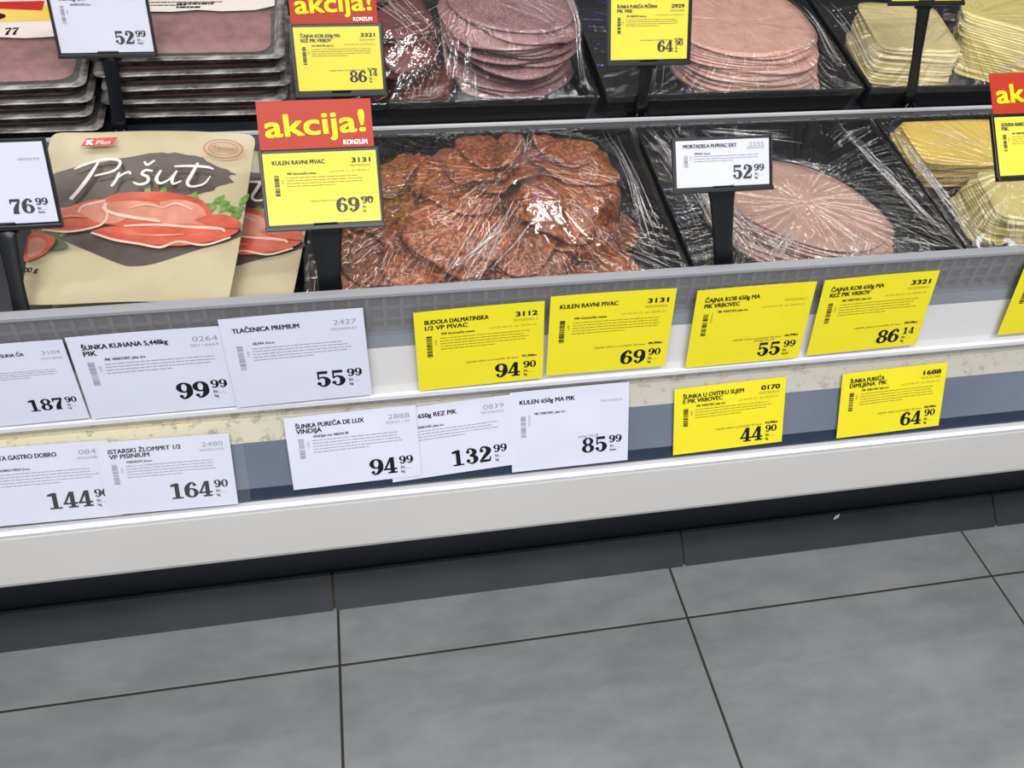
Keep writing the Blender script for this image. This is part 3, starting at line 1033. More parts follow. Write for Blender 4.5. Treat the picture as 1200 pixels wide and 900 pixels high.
def make_film(root, pile, h=.042, lift=.0030, wr=.0018, freq=16, seed=0, twist=0.0, mat='film', up=2, lines=None, folds=()):
    """cling film: stretched over rim and pile, with folds running from the pile to the rim"""
    w, d = pile.w + .003, pile.d + .003
    O = np.maximum(blur(pile.H, 2), pile.H) + lift
    nx, ny = O.shape
    Z = np.maximum(O, h + .0012)
    Z[0, :] = Z[-1, :] = h + .0012
    Z[:, 0] = Z[:, -1] = h + .0012
    lowlim = np.maximum(O, h * .72)
    for _ in range(260):
        P = Z.copy()
        P[1:-1, 1:-1] = (Z[:-2, 1:-1] + Z[2:, 1:-1] + Z[1:-1, :-2] + Z[1:-1, 2:]) / 4
        Z = np.maximum(P, lowlim)
        Z[0, :] = Z[-1, :] = h + .0012
        Z[:, 0] = Z[:, -1] = h + .0012
    gap = np.clip((Z - O) / .012, 0, 1)
    gap = blur(gap, 4)
    nX, nY = (nx - 1) * up + 1, (ny - 1) * up + 1
    xs, ys = np.linspace(-w / 2, w / 2, nX), np.linspace(-d / 2, d / 2, nY)
    GX, GY = np.meshgrid(xs, ys, indexing='ij')
    z = pile.samp(Z, GX, GY)
    g = pile.samp(gap, GX, GY)
    # where the pile's middle is
    wgt = np.clip(pile.H - .006, 0, None)
    A, Bm = np.meshgrid(pile.xs, pile.ys, indexing='ij')
    mx, my = (A * wgt).sum() / (wgt.sum() + 1e-9), (Bm * wgt).sum() / (wgt.sum() + 1e-9)
    rr = np.hypot(GX - mx, GY - my)
    thn = np.arctan2(GY - my, GX - mx) + twist * rr
    edge = np.minimum(np.minimum(GX + w / 2, w / 2 - GX), np.minimum(GY + d / 2, d / 2 - GY))
    fall = np.clip(edge / .012, 0, 1)
    wrk = np.zeros_like(z)
    for i in range(nX):
        for j in range(nY):
            t = thn[i, j]
            n_ = noise.noise(Vector((math.cos(t) * freq * .5 + seed, math.sin(t) * freq * .5, rr[i, j] * 7)))
            n2 = noise.noise(Vector((math.cos(t) * freq * 1.3, math.sin(t) * freq * 1.3 + seed, rr[i, j] * 10)))
            n3 = noise.noise(Vector((GX[i, j] * 60 + seed, GY[i, j] * 38, seed)))
            wrk[i, j] = (1 - abs(n_) * 2.2) * .6 + (1 - abs(n2) * 2) * .4 + .25 * n3 * (1 - g[i, j])
    if lines:                                            # long parallel folds pulled from front to back
        lx0, lhw, lsk, lamp_ = lines
        for i in range(nX):
            for j in range(nY):
                q = (xs[i] - lx0 - lsk * ys[j]) / lhw
                if abs(q) < 1:
                    n_ = noise.noise(Vector(((xs[i] - lsk * ys[j]) * 85, ys[j] * 3 + seed, seed)))
                    wrk[i, j] += lamp_ * (1 - q * q) * (1 - abs(n_) * 3) * g[i, j]
    z = z + (wrk - .2) * wr * (.25 + .75 * g) * (.2 + .8 * fall)
    vs = [(GX[i, j], GY[i, j], z[i, j]) for i in range(nX) for j in range(nY)]
    fs = [(i * nY + j, (i + 1) * nY + j, (i + 1) * nY + j + 1, i * nY + j + 1) for i in range(nX - 1) for j in range(nY - 1)]
    # turned down over the outer walls
    loop = [i * nY for i in range(nX)] + [(nX - 1) * nY + j for j in range(1, nY)] + [i * nY + nY - 1 for i in range(nX - 2, -1, -1)] + [j for j in range(nY - 2, 0, -1)]
    base = len(vs)
    L = len(loop)
    for r in (1, 2, 3):
        for q, idx in enumerate(loop):
            x, y, zz = vs[idx]
            f = r / 3
            off = 1 - .024 * f + .006 * noise.noise(Vector((x * 60, y * 60, f * 3 + seed)))
            vs.append((x * off, y * (off - .02 * f), zz * (1 - f) + .006 * f))
    for q in range(L):
        q2 = (q + 1) % L
        fs.append((loop[q], base + q, base + q2, loop[q2]))
        for r in (0, 1):
            fs.append((base + r * L + q, base + (r + 1) * L + q, base + (r + 1) * L + q2, base + r * L + q2))
    mb = MB()
    mb.add(vs, fs, 0, smooth=True)
    film = mb.build('cling_film', mat, root)
    if folds:                                            # bunched strands added in the sheet, their whitish haze standing in for highlights
        rf = random.Random(int(seed * 10))
        fb = MB()
        for (ax, ay, bx_, by_, n, sp, r0) in folds:
            for q in range(n):
                ex, fx = rf.gauss(0, sp), rf.gauss(0, sp)
                t0, t1 = rf.uniform(0, .35), rf.uniform(.65, 1)
                if rf.random() < .3:
                    t0, t1 = 0, 1
                px_, py_ = -(by_ - ay), bx_ - ax
                l = math.hypot(px_, py_)
                px_, py_ = px_ / l, py_ / l
                path, rad = [], []
                rr0 = r0 * rf.uniform(.45, 1.25)
                for m_ in range(15):
                    f = m_ / 14
                    t = t0 + (t1 - t0) * f
                    o_ = ex * (1 - t) + fx * t + .0012 * noise.noise(Vector((t * 5, q * 3.1, ax * 50)))
                    x, y = ax + (bx_ - ax) * t + px_ * o_, ay + (by_ - ay) * t + py_ * o_
                    x, y = max(-w / 2 + .002, min(w / 2 - .002, x)), max(-d / 2 + .002, min(d / 2 - .002, y))
                    zz = float(pile.samp(Z, np.array([x]), np.array([y]))[0]) + .0012 + wr * .35
                    path.append((x, y, zz))
                    rad.append(max(.00012, rr0 * math.sin(math.pi * (.06 + .88 * f)) ** .7))
                fb.tube(path, rad, 6, flat=.6)
        fb.build('film_fold_glints', 'film_fold', root)['kind'] = 'stuff'
    return film


R = random.Random(11)
# --- front: kulen
w, d = .440, .285
mw = tray_matrix(-.066, .374, .742, d, deck1, D1)
tr_ = make_tray('black_tray', 'film covered black tray full of orange red paprika sausage in front', mw, w, d)
p = Pile(mw, w, d)
GK = 'paprika sausage slices in the front tray'
spots = []
for i in range(56):
    t = i / 55
    if i < 15:
        gx, gy = i % 5, i // 5
        x, y = -.165 + gx * .078 + R.uniform(-.01, .01), -.088 + gy * .082 + R.uniform(-.01, .01)
    else:
        k_ = 1 - .35 * t
        x, y = -.002 + R.uniform(-.180, .180) * k_, .010 + R.uniform(-.105, .105) * (1 - .2 * t)
    r = R.uniform(.045, .056)
    x = max(-w / 2 + r + .004, min(w / 2 - r - .022, x))
    y = max(-d / 2 + r * .8 + .004, min(d / 2 - r * .8 - .018, y))
    o = p.slice(x, y, (r * R.uniform(1, 1.2), r * R.uniform(.78, .95)), R.uniform(0, 3.1), .0022, 3, R.choice((0, 0, .002, .004, .006)), R.uniform(0, 6.28), R.uniform(.0006, .0022), R.uniform(0, 6.28), 'sausage_slice', 'kulen')
    tag(o, 'orange red paprika sausage slice heaped in the front tray', 'sausage slice', GK)
make_film(tr_, p, lift=.0040, wr=.0034, freq=13, seed=3.1, lines=(-.03, .14, .5, .5), folds=[(-.06, -.138, .03, -.05, 13, .016, .0009), (.19, -.12, .19, .13, 9, .010, .0007), (-.205, -.14, -.19, .0, 8, .006, .0010), (.04, .02, .06, .07, 6, .006, .0007)])

# --- front: pale ham
w, d = .352, .285
mw = tray_matrix(.384, .736, .742, d, deck1, D1)
tr_ = make_tray('black_tray', 'film covered black tray holding a fan of pale pink ham slices', mw, w, d)
p = Pile(mw, w, d)
for i in range(9):
    o = p.slice(-.002 + R.uniform(-.006, .006) + .001 * i, -.048 + R.uniform(-.004, .004) + .003 * i, (.118, .074), math.radians(-35 + R.uniform(-4, 4)), .0024, 3, 0, 0, R.uniform(.0002, .0012), R.uniform(0, 6.28), 'ham_slice', 'ham_front', power=2.2, seg=56)
    tag(o, 'pale pink oval ham slice in the front film wrapped stack', 'ham slice', 'pale ham slices in the front tray')
make_film(tr_, p, lift=.0058, wr=.0046, freq=18, seed=8.4, twist=1.2, lines=(-.120, .06, -.05, .9), folds=[(-.150, .138, -.118, -.138, 16, .013, .0010), (-.165, .138, -.085, -.138, 14, .012, .0011), (-.02, -.075, -.075, -.139, 12, .012, .0009), (.06, -.09, .02, -.139, 7, .010, .0007), (.10, -.10, .15, -.138, 6, .008, .0009), (.115, .13, .165, -.13, 13, .011, .0009), (-.09, .12, .05, .10, 9, .010, .0009), (.0, .06, .08, .02, 8, .016, .0006)])

# --- front: cheese
w, d = .400, .285
mw = tray_matrix(.744, 1.144, .742, d, deck1, D1)
tr_ = make_tray('black_tray', 'film covered black tray of yellow cheese slices, front right', mw, w, d)
p = Pile(mw, w, d)
for i in range(14):
    o = p.slice(-.086 + .0014 * i + R.uniform(-.002, .002), .082 - .0003 * i, (.102, .053), math.radians(-6 + R.uniform(-4, 4)), .0026, 2, 0, 0, 0, R.uniform(0, 6), 'cheese_slice', 'cheese_gold', power=9, seg=48, rigid=True)
    tag(o, 'golden yellow square cheese slice in the upper front stack', 'cheese slice', 'golden cheese slices, front tray')
for i in range(15):
    o = p.slice(-.040 + .0014 * i + R.uniform(-.002, .002), -.054 + .0001 * i, (.104, .050), math.radians(-8 + R.uniform(-4, 4)), .0026, 2, 0, 0, 0, R.uniform(0, 6), 'cheese_slice', 'cheese_pale', power=9, seg=48, rigid=True)
    tag(o, 'pale yellow square cheese slice in the lower front stack', 'cheese slice', 'pale cheese slices, front tray')
dish = thing('herb_dish', 'small white rimmed dish of dark green herbs below the front cheese', 'dish', mw @ Matrix.Translation((-.128, -.108, .0035)))
mb = MB()
vs = []
for i in range(32):
    a = 2 * math.pi * i / 32
    for rr_, zz in ((.022, 0), (.030, .013), (.0335, .0135), (.0335, .0125), (.0305, .011), (.024, -.0012)):
        vs.append((rr_ * math.cos(a) * .85, rr_ * math.sin(a) * .85, zz + .0012))
mb.add(vs, [(i * 6 + q, ((i + 1) % 32) * 6 + q, ((i + 1) % 32) * 6 + (q + 1) % 6, i * 6 + (q + 1) % 6) for i in range(32) for q in range(6)], 0, smooth=True)
mb.build('dish_rim', 'white_plastic', dish)
mb = MB()
for i in range(46):
    a, r_ = R.uniform(0, 6.28), .019 * math.sqrt(R.random())
    c_ = Vector((r_ * math.cos(a), r_ * math.sin(a), R.uniform(.003, .012)))
    e1 = Vector((R.uniform(-1, 1), R.uniform(-1, 1), R.uniform(-.3, .6))).normalized() * .006
    e2 = e1.cross(Vector((R.uniform(-.4, .4), R.uniform(-.4, .4), 1))).normalized() * .0028
    mb.add([c_ - e1, c_ - e2, c_ + e1, c_ + e2, c_ + Vector((0, 0, .0012))], [(0, 1, 4), (1, 2, 4), (2, 3, 4), (3, 0, 4), (3, 2, 1, 0)], 0)
hb = mb.build('herbs', 'herb', dish)
hb['kind'] = 'stuff'
make_film(tr_, p, wr=.0042, freq=18, seed=5.2, lines=(-.185, .03, 0, .8), folds=[(-.192, .12, -.178, -.135, 15, .006, .0010), (-.15, .11, -.06, .05, 8, .012, .0006)])

# --- back: salami, red heap on the left, large pink slices on the right
w, d = .350, .300
mw = tray_matrix(-.015, .335, 1.060, d, deck2, D2)
tr_ = make_tray('black_tray', 'film covered black tray of red and pink salami in the back row', mw, w, d)
p = Pile(mw, w, d)
for i in range(26):
    t = i / 25
    x, y = -.105 + R.uniform(-.045, .055) * (1 - .3 * t), R.uniform(-.105, .105) * (1 - .3 * t)
    r = R.uniform(.038, .046)
    o = p.slice(max(-w / 2 + r + .004, x), y, (r * 1.12, r * .9), R.uniform(0, 3), .0024, 5, R.uniform(0, .008), R.uniform(0, 6), R.uniform(.0006, .0024), R.uniform(0, 6), 'salami_slice', 'salami_red', droop=.022)
    tag(o, 'dark red salami slice heaped behind the divider', 'salami slice', 'dark red salami slices in the back tray')
for i in range(15):
    o = p.slice(.068 + R.uniform(-.014, .014), -.03 + R.uniform(-.014, .014) + .001 * i, (.092, .084), R.uniform(0, 3), .0024, 5, 0, 0, R.uniform(.0003, .0008), R.uniform(0, 6), 'salami_slice', 'salami_pink', seg=44, droop=.009)
    tag(o, 'large pink marbled salami slice stacked in the back row', 'salami slice', 'large pink salami slices in the back tray')
make_film(tr_, p, lift=.0045, folds=[(-.12, .03, -.05, -.09, 9, .012, .0008), (.05, .0, .13, -.08, 10, .02, .0007), (.15, .10, .155, -.14, 9, .006, .0009)], wr=.0040, freq=14, seed=1.7)

# --- back: thick oval ham
w, d = .385, .300
mw = tray_matrix(.348, .733, 1.060, d, deck2, D2)
tr_ = make_tray('black_tray', 'film covered black tray with a thick stack of rosy ham, back row', mw, w, d)
p = Pile(mw, w, d)
for i in range(22):
    o = p.slice(.056 + R.uniform(-.005, .005) - .0006 * i, -.040 + R.uniform(-.003, .003) + .0015 * i, (.112, .088), math.radians(-4 + R.uniform(-5, 5)), .0025, 2, 0, 0, 0, R.uniform(0, 6), 'ham_slice', 'ham_back', power=2.3, seg=56, rigid=True)
    tag(o, 'rosy oval ham slice in the thick stack at the back', 'ham slice', 'rosy ham slices in the back tray')
make_film(tr_, p, folds=[(-.06, .02, -.14, -.14, 12, .014, .0009), (.15, .06, .17, -.13, 7, .008, .0008), (.02, -.12, .10, -.14, 6, .008, .0007)], wr=.0040, freq=14, seed=6.3)

# --- back: pale cheese
w, d = .420, .300
mw = tray_matrix(.746, 1.166, 1.060, d, deck2, D2)
tr_ = make_tray('black_tray', 'film covered black tray of pale cheese in the back row', mw, w, d)
p = Pile(mw, w, d)
for i in range(20):
    o = p.slice(-.118 + R.uniform(-.003, .003) + .0012 * i, -.055 + R.uniform(-.003, .003) + .0018 * i, (.066, .066), math.radians(-10 + R.uniform(-4, 4)), .0024, 2, 0, 0, .0, 0, 'cheese_slice', 'cheese_cream', power=9, seg=48, rigid=True)
    tag(o, 'cream coloured cheese slice in the left stack at the back', 'cheese slice', 'cream cheese slices, left back stack')
for i in range(22):
    o = p.slice(.082 + .0010 * i + R.uniform(-.003, .003), -.035 + .003 * i, (.070, .068), math.radians(-28 + R.uniform(-5, 5)), .0024, 3, 0, 0, .0, 0, 'cheese_slice', 'cheese_pale', power=9, seg=48, rigid=True)
    tag(o, 'pale yellow cheese slice in the right fanned stack at the back', 'cheese slice', 'pale cheese slices, right back stack')
make_film(tr_, p, folds=[(-.19, .08, -.19, -.14, 9, .006, .0009), (-.10, -.06, -.02, .0, 8, .014, .0007), (.0, -.13, .08, -.10, 7, .008, .0007)], wr=.0040, freq=14, seed=2.9)


# ---------------------------------------------------------------- vacuum packs, back left
def vac_pack(mw, w, d, label, group, style=0, full=True):
    root = thing('vacuum_pack', label, 'vacuum pack', mw, group)
    h = .0165

    def rrect(hw, hd, r, z, n=6):
        out = []
        for sx, sy, a0 in ((1, -1, -90), (1, 1, 0), (-1, 1, 90), (-1, -1, 180)):
            for q in range(n + 1):
                a = math.radians(a0 + 90 * q / n)
                out.append((sx * (hw - r) + r * math.cos(a), sy * (hd - r) + r * math.sin(a), z))
        return out
    mb = MB()
    loops = [rrect(w / 2 - .016, d / 2 - .016, .012, 0), rrect(w / 2 - .010, d / 2 - .010, .014, h - .0022), rrect(w / 2, d / 2, .012, h - .0012), rrect(w / 2, d / 2, .012, h - .0004), rrect(w / 2 - .008, d / 2 - .008, .012, h)]
    n = len(loops[0])
    vs = [p_ for l in loops for p_ in l]
    fs = [tuple(range(n))[::-1]]
    for r in range(len(loops) - 1):
        for q in range(n):
            fs.append((r * n + q, r * n + (q + 1) % n, (r + 1) * n + (q + 1) % n, (r + 1) * n + q))
    mb.add(vs, fs, 0, smooth=True)
    mb.build('pack_tray', 'vac_tray', root)
    mb = MB()                                            # the meat under the lid
    inner = rrect(w / 2 - .018, d / 2 - .022, .02, 0)
    nI = 18
    vs, fs = [], []
    for r in range(nI + 1):
        f = r / nI
        for (x, y, _) in inner:
            bx, by = x * f, y * f
            zz = h - .0006 + .0022 * noise.noise(Vector((bx * 30 + style, by * 45, style))) * (1 - f * .6) - .004 * max(0, f - .85) / .15
            vs.append((bx, by, zz))
    m_ = len(inner)
    for r in range(nI):
        for q in range(m_):
            fs.append((r * m_ + q, (r + 1) * m_ + q, (r + 1) * m_ + (q + 1) % m_, r * m_ + (q + 1) % m_))
    mb.add(vs, fs, 0, smooth=True)
    mb.build('meat_slices', 'cured', root)
    mb = MB()                                            # lid film
    gx, gy = 44, 40
    vs = []
    for i in range(gx + 1):
        for j in range(gy + 1):
            x, y = (i / gx - .5) * (w - .008), (j / gy - .5) * (d - .008)
            e = min(1, min(w / 2 - abs(x), d / 2 - abs(y)) / .03)
            vs.append((x, y, h + .0004 + .0020 * e + .0008 * e * noise.noise(Vector((x * 55 + style, y * 40, 2)))))
    fs = [(i * (gy + 1) + j, (i + 1) * (gy + 1) + j, (i + 1) * (gy + 1) + j + 1, i * (gy + 1) + j + 1) for i in range(gx) for j in range(gy)]
    mb.add(vs, fs, 0, smooth=True)
    mb.build('lid_film', 'lid_film', root)
    if full:                                             # paper label
        mb = MB()
        lz = h + .0042
        y0 = -.018 if style < 5 else -.018
        edge_ = [(-.085, y0 + .01), (-.06, y0 + .002), (-.02, y0), (.005, y0 + .004), (.03, y0), (.065, y0 + .002), (.085, y0 + .012), (.085, .100), (-.085, .100)]
        edge_ = [(x * (w / 2 - .012) / .085, y) for x, y in edge_]
        mb.poly(edge_, lz, 0)
        z = lz + .0003
        if style < 5:
            mb.poly([(-.083 * w / .2, y0 + .038), (.083 * w / .2, y0 + .038), (.083 * w / .2, y0 + .075), (-.083 * w / .2, y0 + .075)], z, 1)
            mb.poly([(-.083 * w / .2, y0 + .068), (.0, y0 + .068), (.05, y0 + .062), (.05, y0 + .085), (-.083 * w / .2, y0 + .085)], z + .0003, 4)
            vs_, fs_ = disc_geo(0, 0, 1, 28)
            mb.add([(-.03 + .038 * a, y0 + .050 + .012 * b, z + .0006) for a, b, _ in vs_], fs_, 2)
            text(mb, 'inium', -.056, y0 + .0455, .010, 3, z + .0009, width=.05, shear=.25, bold=.01)
            slab_digits(mb, '77', .028, y0 + .008, .016, 2, z, .8)
            fine_lines(mb, -.075, y0 + .028, .05, 3, .006, 2, z, .0022)
        else:
            fine_lines(mb, -.02, y0 + .016, .05, 2, .008, 2, z, .004)
            fine_lines(mb, -.08, y0 + .035, .12, 4, .007, 2, z, .0022)
        mb.build('paper_label', ['print_white', 'cheese_gold', 'ink', 'white_ink', 'print_red'], root)
    return root


PKH = .0203
for i in range(5):
    mw = Matrix.Translation((-.192 + R.uniform(-.005, .005), 1.196, deck2(1.196) + .0015)) @ Matrix.Rotation(D2, 4, 'X') @ Matrix.Rotation(R.uniform(-.02, .02), 4, 'Z') @ Matrix.Translation((0, 0, .0005 + PKH * i))
    vac_pack(mw, .232, .236, 'topmost vacuum pack of dark meat in the stack beside the salami' if i == 4 else 'vacuum pack %s in the stack beside the salami' % ['at the bottom', 'second from the bottom', 'in the middle', 'second from the top'][i],
             'vacuum packs in the right stack', 6, i == 4)
for i in range(4):
    mw = Matrix.Translation((-.432 + R.uniform(-.005, .005), 1.174, deck2(1.174) + .0015)) @ Matrix.Rotation(D2, 4, 'X') @ Matrix.Rotation(R.uniform(-.03, .03), 4, 'Z') @ Matrix.Translation((0, 0, .0005 + PKH * i))
    vac_pack(mw, .232, .236, 'topmost vacuum pack with a wavy white and yellow label, far left' if i == 3 else 'vacuum pack %s in the far left stack' % ['at the bottom', 'second from the bottom', 'just under the top one'][i],
             'vacuum packs in the far left stack', 1, i == 3)


# ---------------------------------------------------------------- ham pouches, front left
def pouch(mw, label, w=.226, h=.220):
    """printed stand-up pouch; local x right, y up the pouch, z out of its face"""
    root = thing('ham_pouch', label, 'pouch', mw, 'beige ham pouches')
    def bulge(x, y):
        u, v_ = max(0, 1 - (2 * x / w) ** 2), max(0, 1 - (2 * y / h - 1) ** 2)
        return .0042 * (u * v_) ** .6 + .0008 * noise.noise(Vector((x * 28, y * 28, 4))) * u ** .3

    def skew(x, y):
        # outline a little irregular, corners rounded
        return x * (1 + .012 * math.sin(y * 22) + .09 * (y / h - .5)), y + .0025 * math.sin(x * 24 + 1)
    mb = MB()
    nx, ny = 40, 36
    for side in (1, -1):
        vs, fs = [], []
        for i in range(nx + 1):
            for j in range(ny + 1):
                x, y = (i / nx - .5) * w, j / ny * h
                r = .011                                  # rounded corners
                ex, ey = w / 2 - abs(x), min(y, h - y)
                if ex < r and ey < r:
                    dx, dy = r - ex, r - ey
                    l = math.hypot(dx, dy)
                    m_ = max(dx, dy)
                    kx = dx * m_ / l if l else 0
                    ky = dy * m_ / l if l else 0
                    x = math.copysign(w / 2 - r + kx, x)
                    y = r - ky if y < h / 2 else h - r + ky
                vs.append((*skew(x, y), (bulge(x, y) + .0004) if side > 0 else -.25 * bulge(x, y) - .0004))
        for i in range(nx):
            for j in range(ny):
                f = (i * (ny + 1) + j, (i + 1) * (ny + 1) + j, (i + 1) * (ny + 1) + j + 1, i * (ny + 1) + j + 1)
                fs.append(f if side > 0 else f[::-1])
        mb.add(vs, fs, 0, smooth=True)
    lay = [0]

    def art(build, mi):
        """add artwork in unit coordinates (0..1 right, 0..1 up), conforming to the pouch"""
        lay[0] += 1
        t = MB()
        build(t)
        t.v = [((a - .5) * w, b * h, 0) for a, b, _ in t.v]
        t.refine(.007)
        zl = .0008 + .00014 * lay[0]
        t.warp(lambda q: (*skew(q[0], q[1]), bulge(q[0], q[1]) + zl))
        off = len(mb.v)
        mb.v += t.v
        mb.f += [tuple(i + off for i in f) for f in t.f]
        mb.m += [mi] * len(t.f)
        mb.sm += [True] * len(t.f)

    def P(*pts):
        def f(t):
            t.poly(pts)
        return f

    def SP(*pts, n=5):
        """smooth closed outline"""
        pp = list(pts) + [pts[0]]
        return P(*[tuple(q[:2]) for q in spline(pp, n)[:-1]])

    def rib(*pts):
        def f(t):
            v_, q = ribbon_geo(pts, 7)
            t.add(v_, q)
        return f
    mats = ['pouch', 'brush', 'print_white', 'print_red', 'print_stamp', 'print_ham', 'print_ham_pale', 'print_fat', 'print_leaf', 'print_leaf_dark', 'ink']
    # brushed dark band
    rr = random.Random(3)
    top = [(.02, .60), (.05, .70), (.02, .715), (.07, .75), (.20, .785), (.36, .82), (.50, .845), (.62, .85), (.75, .835), (.80, .80), (.88, .765), (.94, .745), (.90, .725)]
    bot = [(.93, .69), (.86, .665), (.84, .635), (.76, .60), (.60, .585), (.45, .565), (.30, .555), (.16, .54), (.05, .54), (.015, .55)]
    out = []
    L = top + bot
    for a, b in zip(L, L[1:] + L[:1]):
        for q in range(4):
            f = q / 4
            out.append((a[0] + (b[0] - a[0]) * f + rr.uniform(-.004, .004), a[1] + (b[1] - a[1]) * f + rr.uniform(-.004, .004)))
    art(P(*out), 1)
    # dark board under the ham
    art(SP((.14, .36), (.25, .30), (.45, .20), (.53, .185), (.62, .20), (.80, .28), (.97, .36), (.99, .42), (.70, .46), (.30, .44)), 1)
    # leaves behind
    for x, y, a, l in ((.78, .52, .4, .09), (.84, .54, .9, .09), (.90, .52, .2, .10), (.86, .49, -.2, .10), (.94, .50, .7, .08), (.74, .56, 1.2, .06), (.97, .55, 1.1, .09), (.60, .585, 1.4, .05), (.88, .50, 1.0, .08), (.93, .47, .5, .07), (.81, .50, .6, .07), (.96, .46, 1.3, .07), (.87, .55, .3, .06), (.91, .54, -.3, .07), (.72, .57, .2, .06), (.52, .59, 1.0, .04)):
        c_, s_ = math.cos(a), math.sin(a)
        art(SP((x, y), (x + l * .5 * c_ - .016 * s_, y + l * .5 * s_ + .016 * c_), (x + l * c_, y + l * s_), (x + l * .5 * c_ + .016 * s_, y + l * .5 * s_ - .016 * c_)), 8)
    art(SP((.02, .40), (.10, .43), (.20, .41), (.14, .37), (.20, .30), (.10, .28), (.05, .31), (-.0, .36)), 9)
    # folded ham slices
    art(SP((.28, .50), (.36, .585), (.50, .60), (.66, .595), (.80, .56), (.86, .47), (.90, .42), (.60, .40), (.35, .42)), 5)
    art(SP((.00, .42), (.06, .475), (.22, .55), (.32, .56), (.40, .50), (.34, .41), (.20, .385), (.05, .40)), 5)
    art(SP((.22, .50), (.30, .545), (.42, .53), (.46, .46), (.40, .42), (.30, .44)), 6)
    art(rib((.06, .40, .01), (.20, .385, .012), (.33, .41, .012), (.36, .47, .010), (.33, .52, .008)), 7)
    art(rib((.22, .49, .008), (.24, .53, .014), (.34, .555, .012)), 7)
    art(SP((.34, .53), (.42, .545), (.58, .53), (.66, .44), (.60, .42), (.45, .46)), 6)
    art(rib((.34, .54, .014), (.36, .49, .016), (.48, .45, .018), (.64, .425, .014)), 7)
    art(SP((.60, .54), (.70, .555), (.80, .52), (.84, .42), (.72, .40), (.62, .42)), 6)
    art(SP((.30, .38), (.38, .40), (.50, .405), (.66, .41), (.80, .42), (.98, .42), (.96, .37), (.82, .31), (.70, .29), (.55, .30), (.42, .32)), 5)
    art(rib((.30, .37, .010), (.42, .322, .012), (.54, .297, .012), (.64, .28, .014), (.72, .315, .010), (.84, .305, .012), (.96, .36, .010)), 7)
    art(rib((.45, .40, .008), (.60, .405, .012), (.76, .40, .014), (.90, .405, .016), (.93, .39, .008)), 7)
    art(rib((.10, .45, .004), (.18, .47, .008), (.27, .46, .004)), 6)
    art(rib((.50, .35, .004), (.62, .345, .012), (.74, .355, .005)), 6)
    art(rib((.62, .50, .004), (.68, .53, .010), (.76, .50, .005)), 7)
    art(rib((.46, .50, .003), (.54, .52, .008), (.62, .50, .003)), 7)
    art(SP((.78, .44), (.86, .48), (.97, .47), (1.0, .42), (.90, .41)), 5)
    # lower left tomatoes and slices
    art(SP((.0, .36), (.03, .385), (.08, .375), (.14, .34), (.11, .27), (.05, .235), (.0, .23)), 5)
    art(SP((.01, .34), (.06, .35), (.10, .31), (.07, .26), (.02, .25)), 6)
    # script lettering, brushed as strokes
    st = [
        [(.165, .745, .010), (.22, .775, .014), (.30, .800, .014), (.375, .785, .014), (.36, .730, .014), (.27, .700, .010)],
        [(.275, .785, .010), (.245, .70, .020), (.21, .625, .020), (.175, .565, .020)],
        [(.385, .715, .010), (.375, .665, .016), (.36, .630, .014)],
        [(.375, .670, .008), (.40, .700, .012), (.43, .715, .012), (.44, .700, .010)],
        [(.545, .715, .010), (.51, .722, .014), (.495, .700, .014), (.525, .680, .016), (.53, .650, .016), (.495, .636, .014), (.46, .650, .008)],
        [(.495, .775, .010), (.515, .755, .014), (.545, .782, .010)],
        [(.585, .720, .010), (.57, .670, .018), (.59, .640, .014), (.63, .665, .010), (.66, .720, .010)],
        [(.66, .720, .010), (.645, .670, .016), (.655, .640, .012), (.69, .660, .008)],
        [(.755, .775, .012), (.735, .705, .018), (.72, .650, .016), (.745, .628, .012), (.80, .650, .010), (.825, .70, .006)],
        [(.645, .745, .010), (.72, .752, .014), (.80, .752, .014), (.835, .742, .008)],
    ]
    for s_ in st:
        art(rib(*s_), 2)
    # red logo
    art(P((.175, .885), (.325, .885), (.345, .935), (.195, .935)), 3)
    art(lambda t: text(t, 'K', .20, .893, .032, 0, 0, width=.032, bold=.05), 2)
    art(lambda t: text(t, 'Plus', .245, .893, .026, 0, 0, width=.07, bold=.02, shear=.2), 2)
    # round stamp
    for rx, ry, tt in ((.098, .060, .008), (.072, .043, .006)):
        def f(t, rx=rx, ry=ry, tt=tt):
            v_, q = ring_geo(.865, .87, rx, ry, tt, tt * .8, 36)
            t.add(v_, q)
        art(f, 4)
    art(lambda t: text(t, 'Premium', .81, .86, .028, 0, 0, width=.11, shear=.3, bold=.02), 4)
    art(lambda t: text(t, '100 g', .0, .155, .026, 0, 0, width=.085, bold=.03, shear=.2), 10)
    mb.build('printed_pouch', mats, root)
    return root


def pouch_matrix(c, yaw, ang, roll):
    return Matrix.Translation(c) @ Matrix.Rotation(math.radians(yaw), 4, 'Z') @ Matrix.Rotation(math.radians(ang), 4, 'X') @ Matrix.Rotation(math.radians(roll), 4, 'Z') @ Matrix.Translation((0, -.110, 0))


pouch(pouch_matrix((-.240, .8480, .7640), -11.7, 24.8, 3.3), 'frontmost beige ham pouch lying fully in view')
pouch(pouch_matrix((-.176, .8560, .7400), -9, 19.5, 0), 'beige ham pouch mostly hidden behind the front one, showing at its right')
pouch(pouch_matrix((-.215, .8600, .7220), -4, 14.5, 2), 'beige ham pouch third in the leaning pile, only its lower edge showing')
pouch(pouch_matrix((-.225, .8620, .7060), -2, 10.0, -2), 'beige ham pouch at the bottom of the leaning pile')

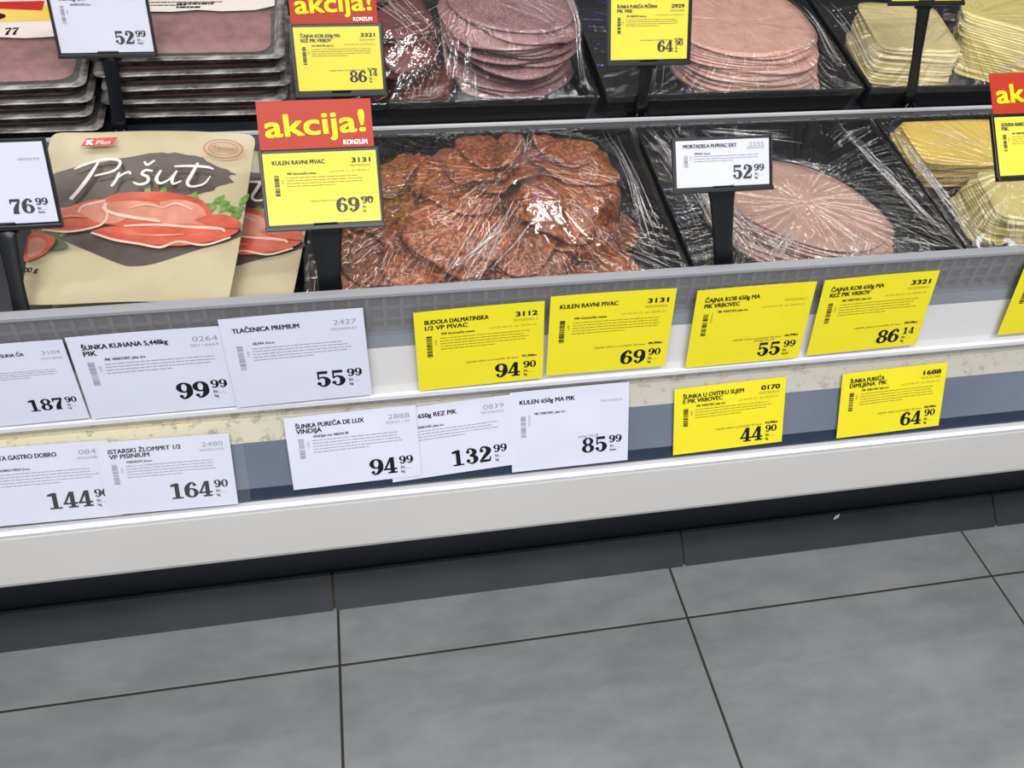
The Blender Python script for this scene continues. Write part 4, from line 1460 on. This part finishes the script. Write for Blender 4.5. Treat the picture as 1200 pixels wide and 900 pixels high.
# ---------------------------------------------------------------- small bits
mb = MB()
c = at_y((975, 607), .829)
mb.add([(0, 0, 0), (.011, .002, .001), (.012, .004, .010), (.003, .003, .006), (0, .0005, .0005), (.011, .0025, .0015), (.012, .0045, .0105), (.003, .0035, .0065)], [(0, 1, 2, 3), (7, 6, 5, 4), (0, 4, 5, 1), (1, 5, 6, 2), (2, 6, 7, 3), (3, 7, 4, 0)])
o = mb.build('paper_scrap', 'white_plastic', None, Matrix.Translation((c.x, .824, .0355)))
tag(o, 'tiny white paper scrap on the dark skirting', 'scrap')
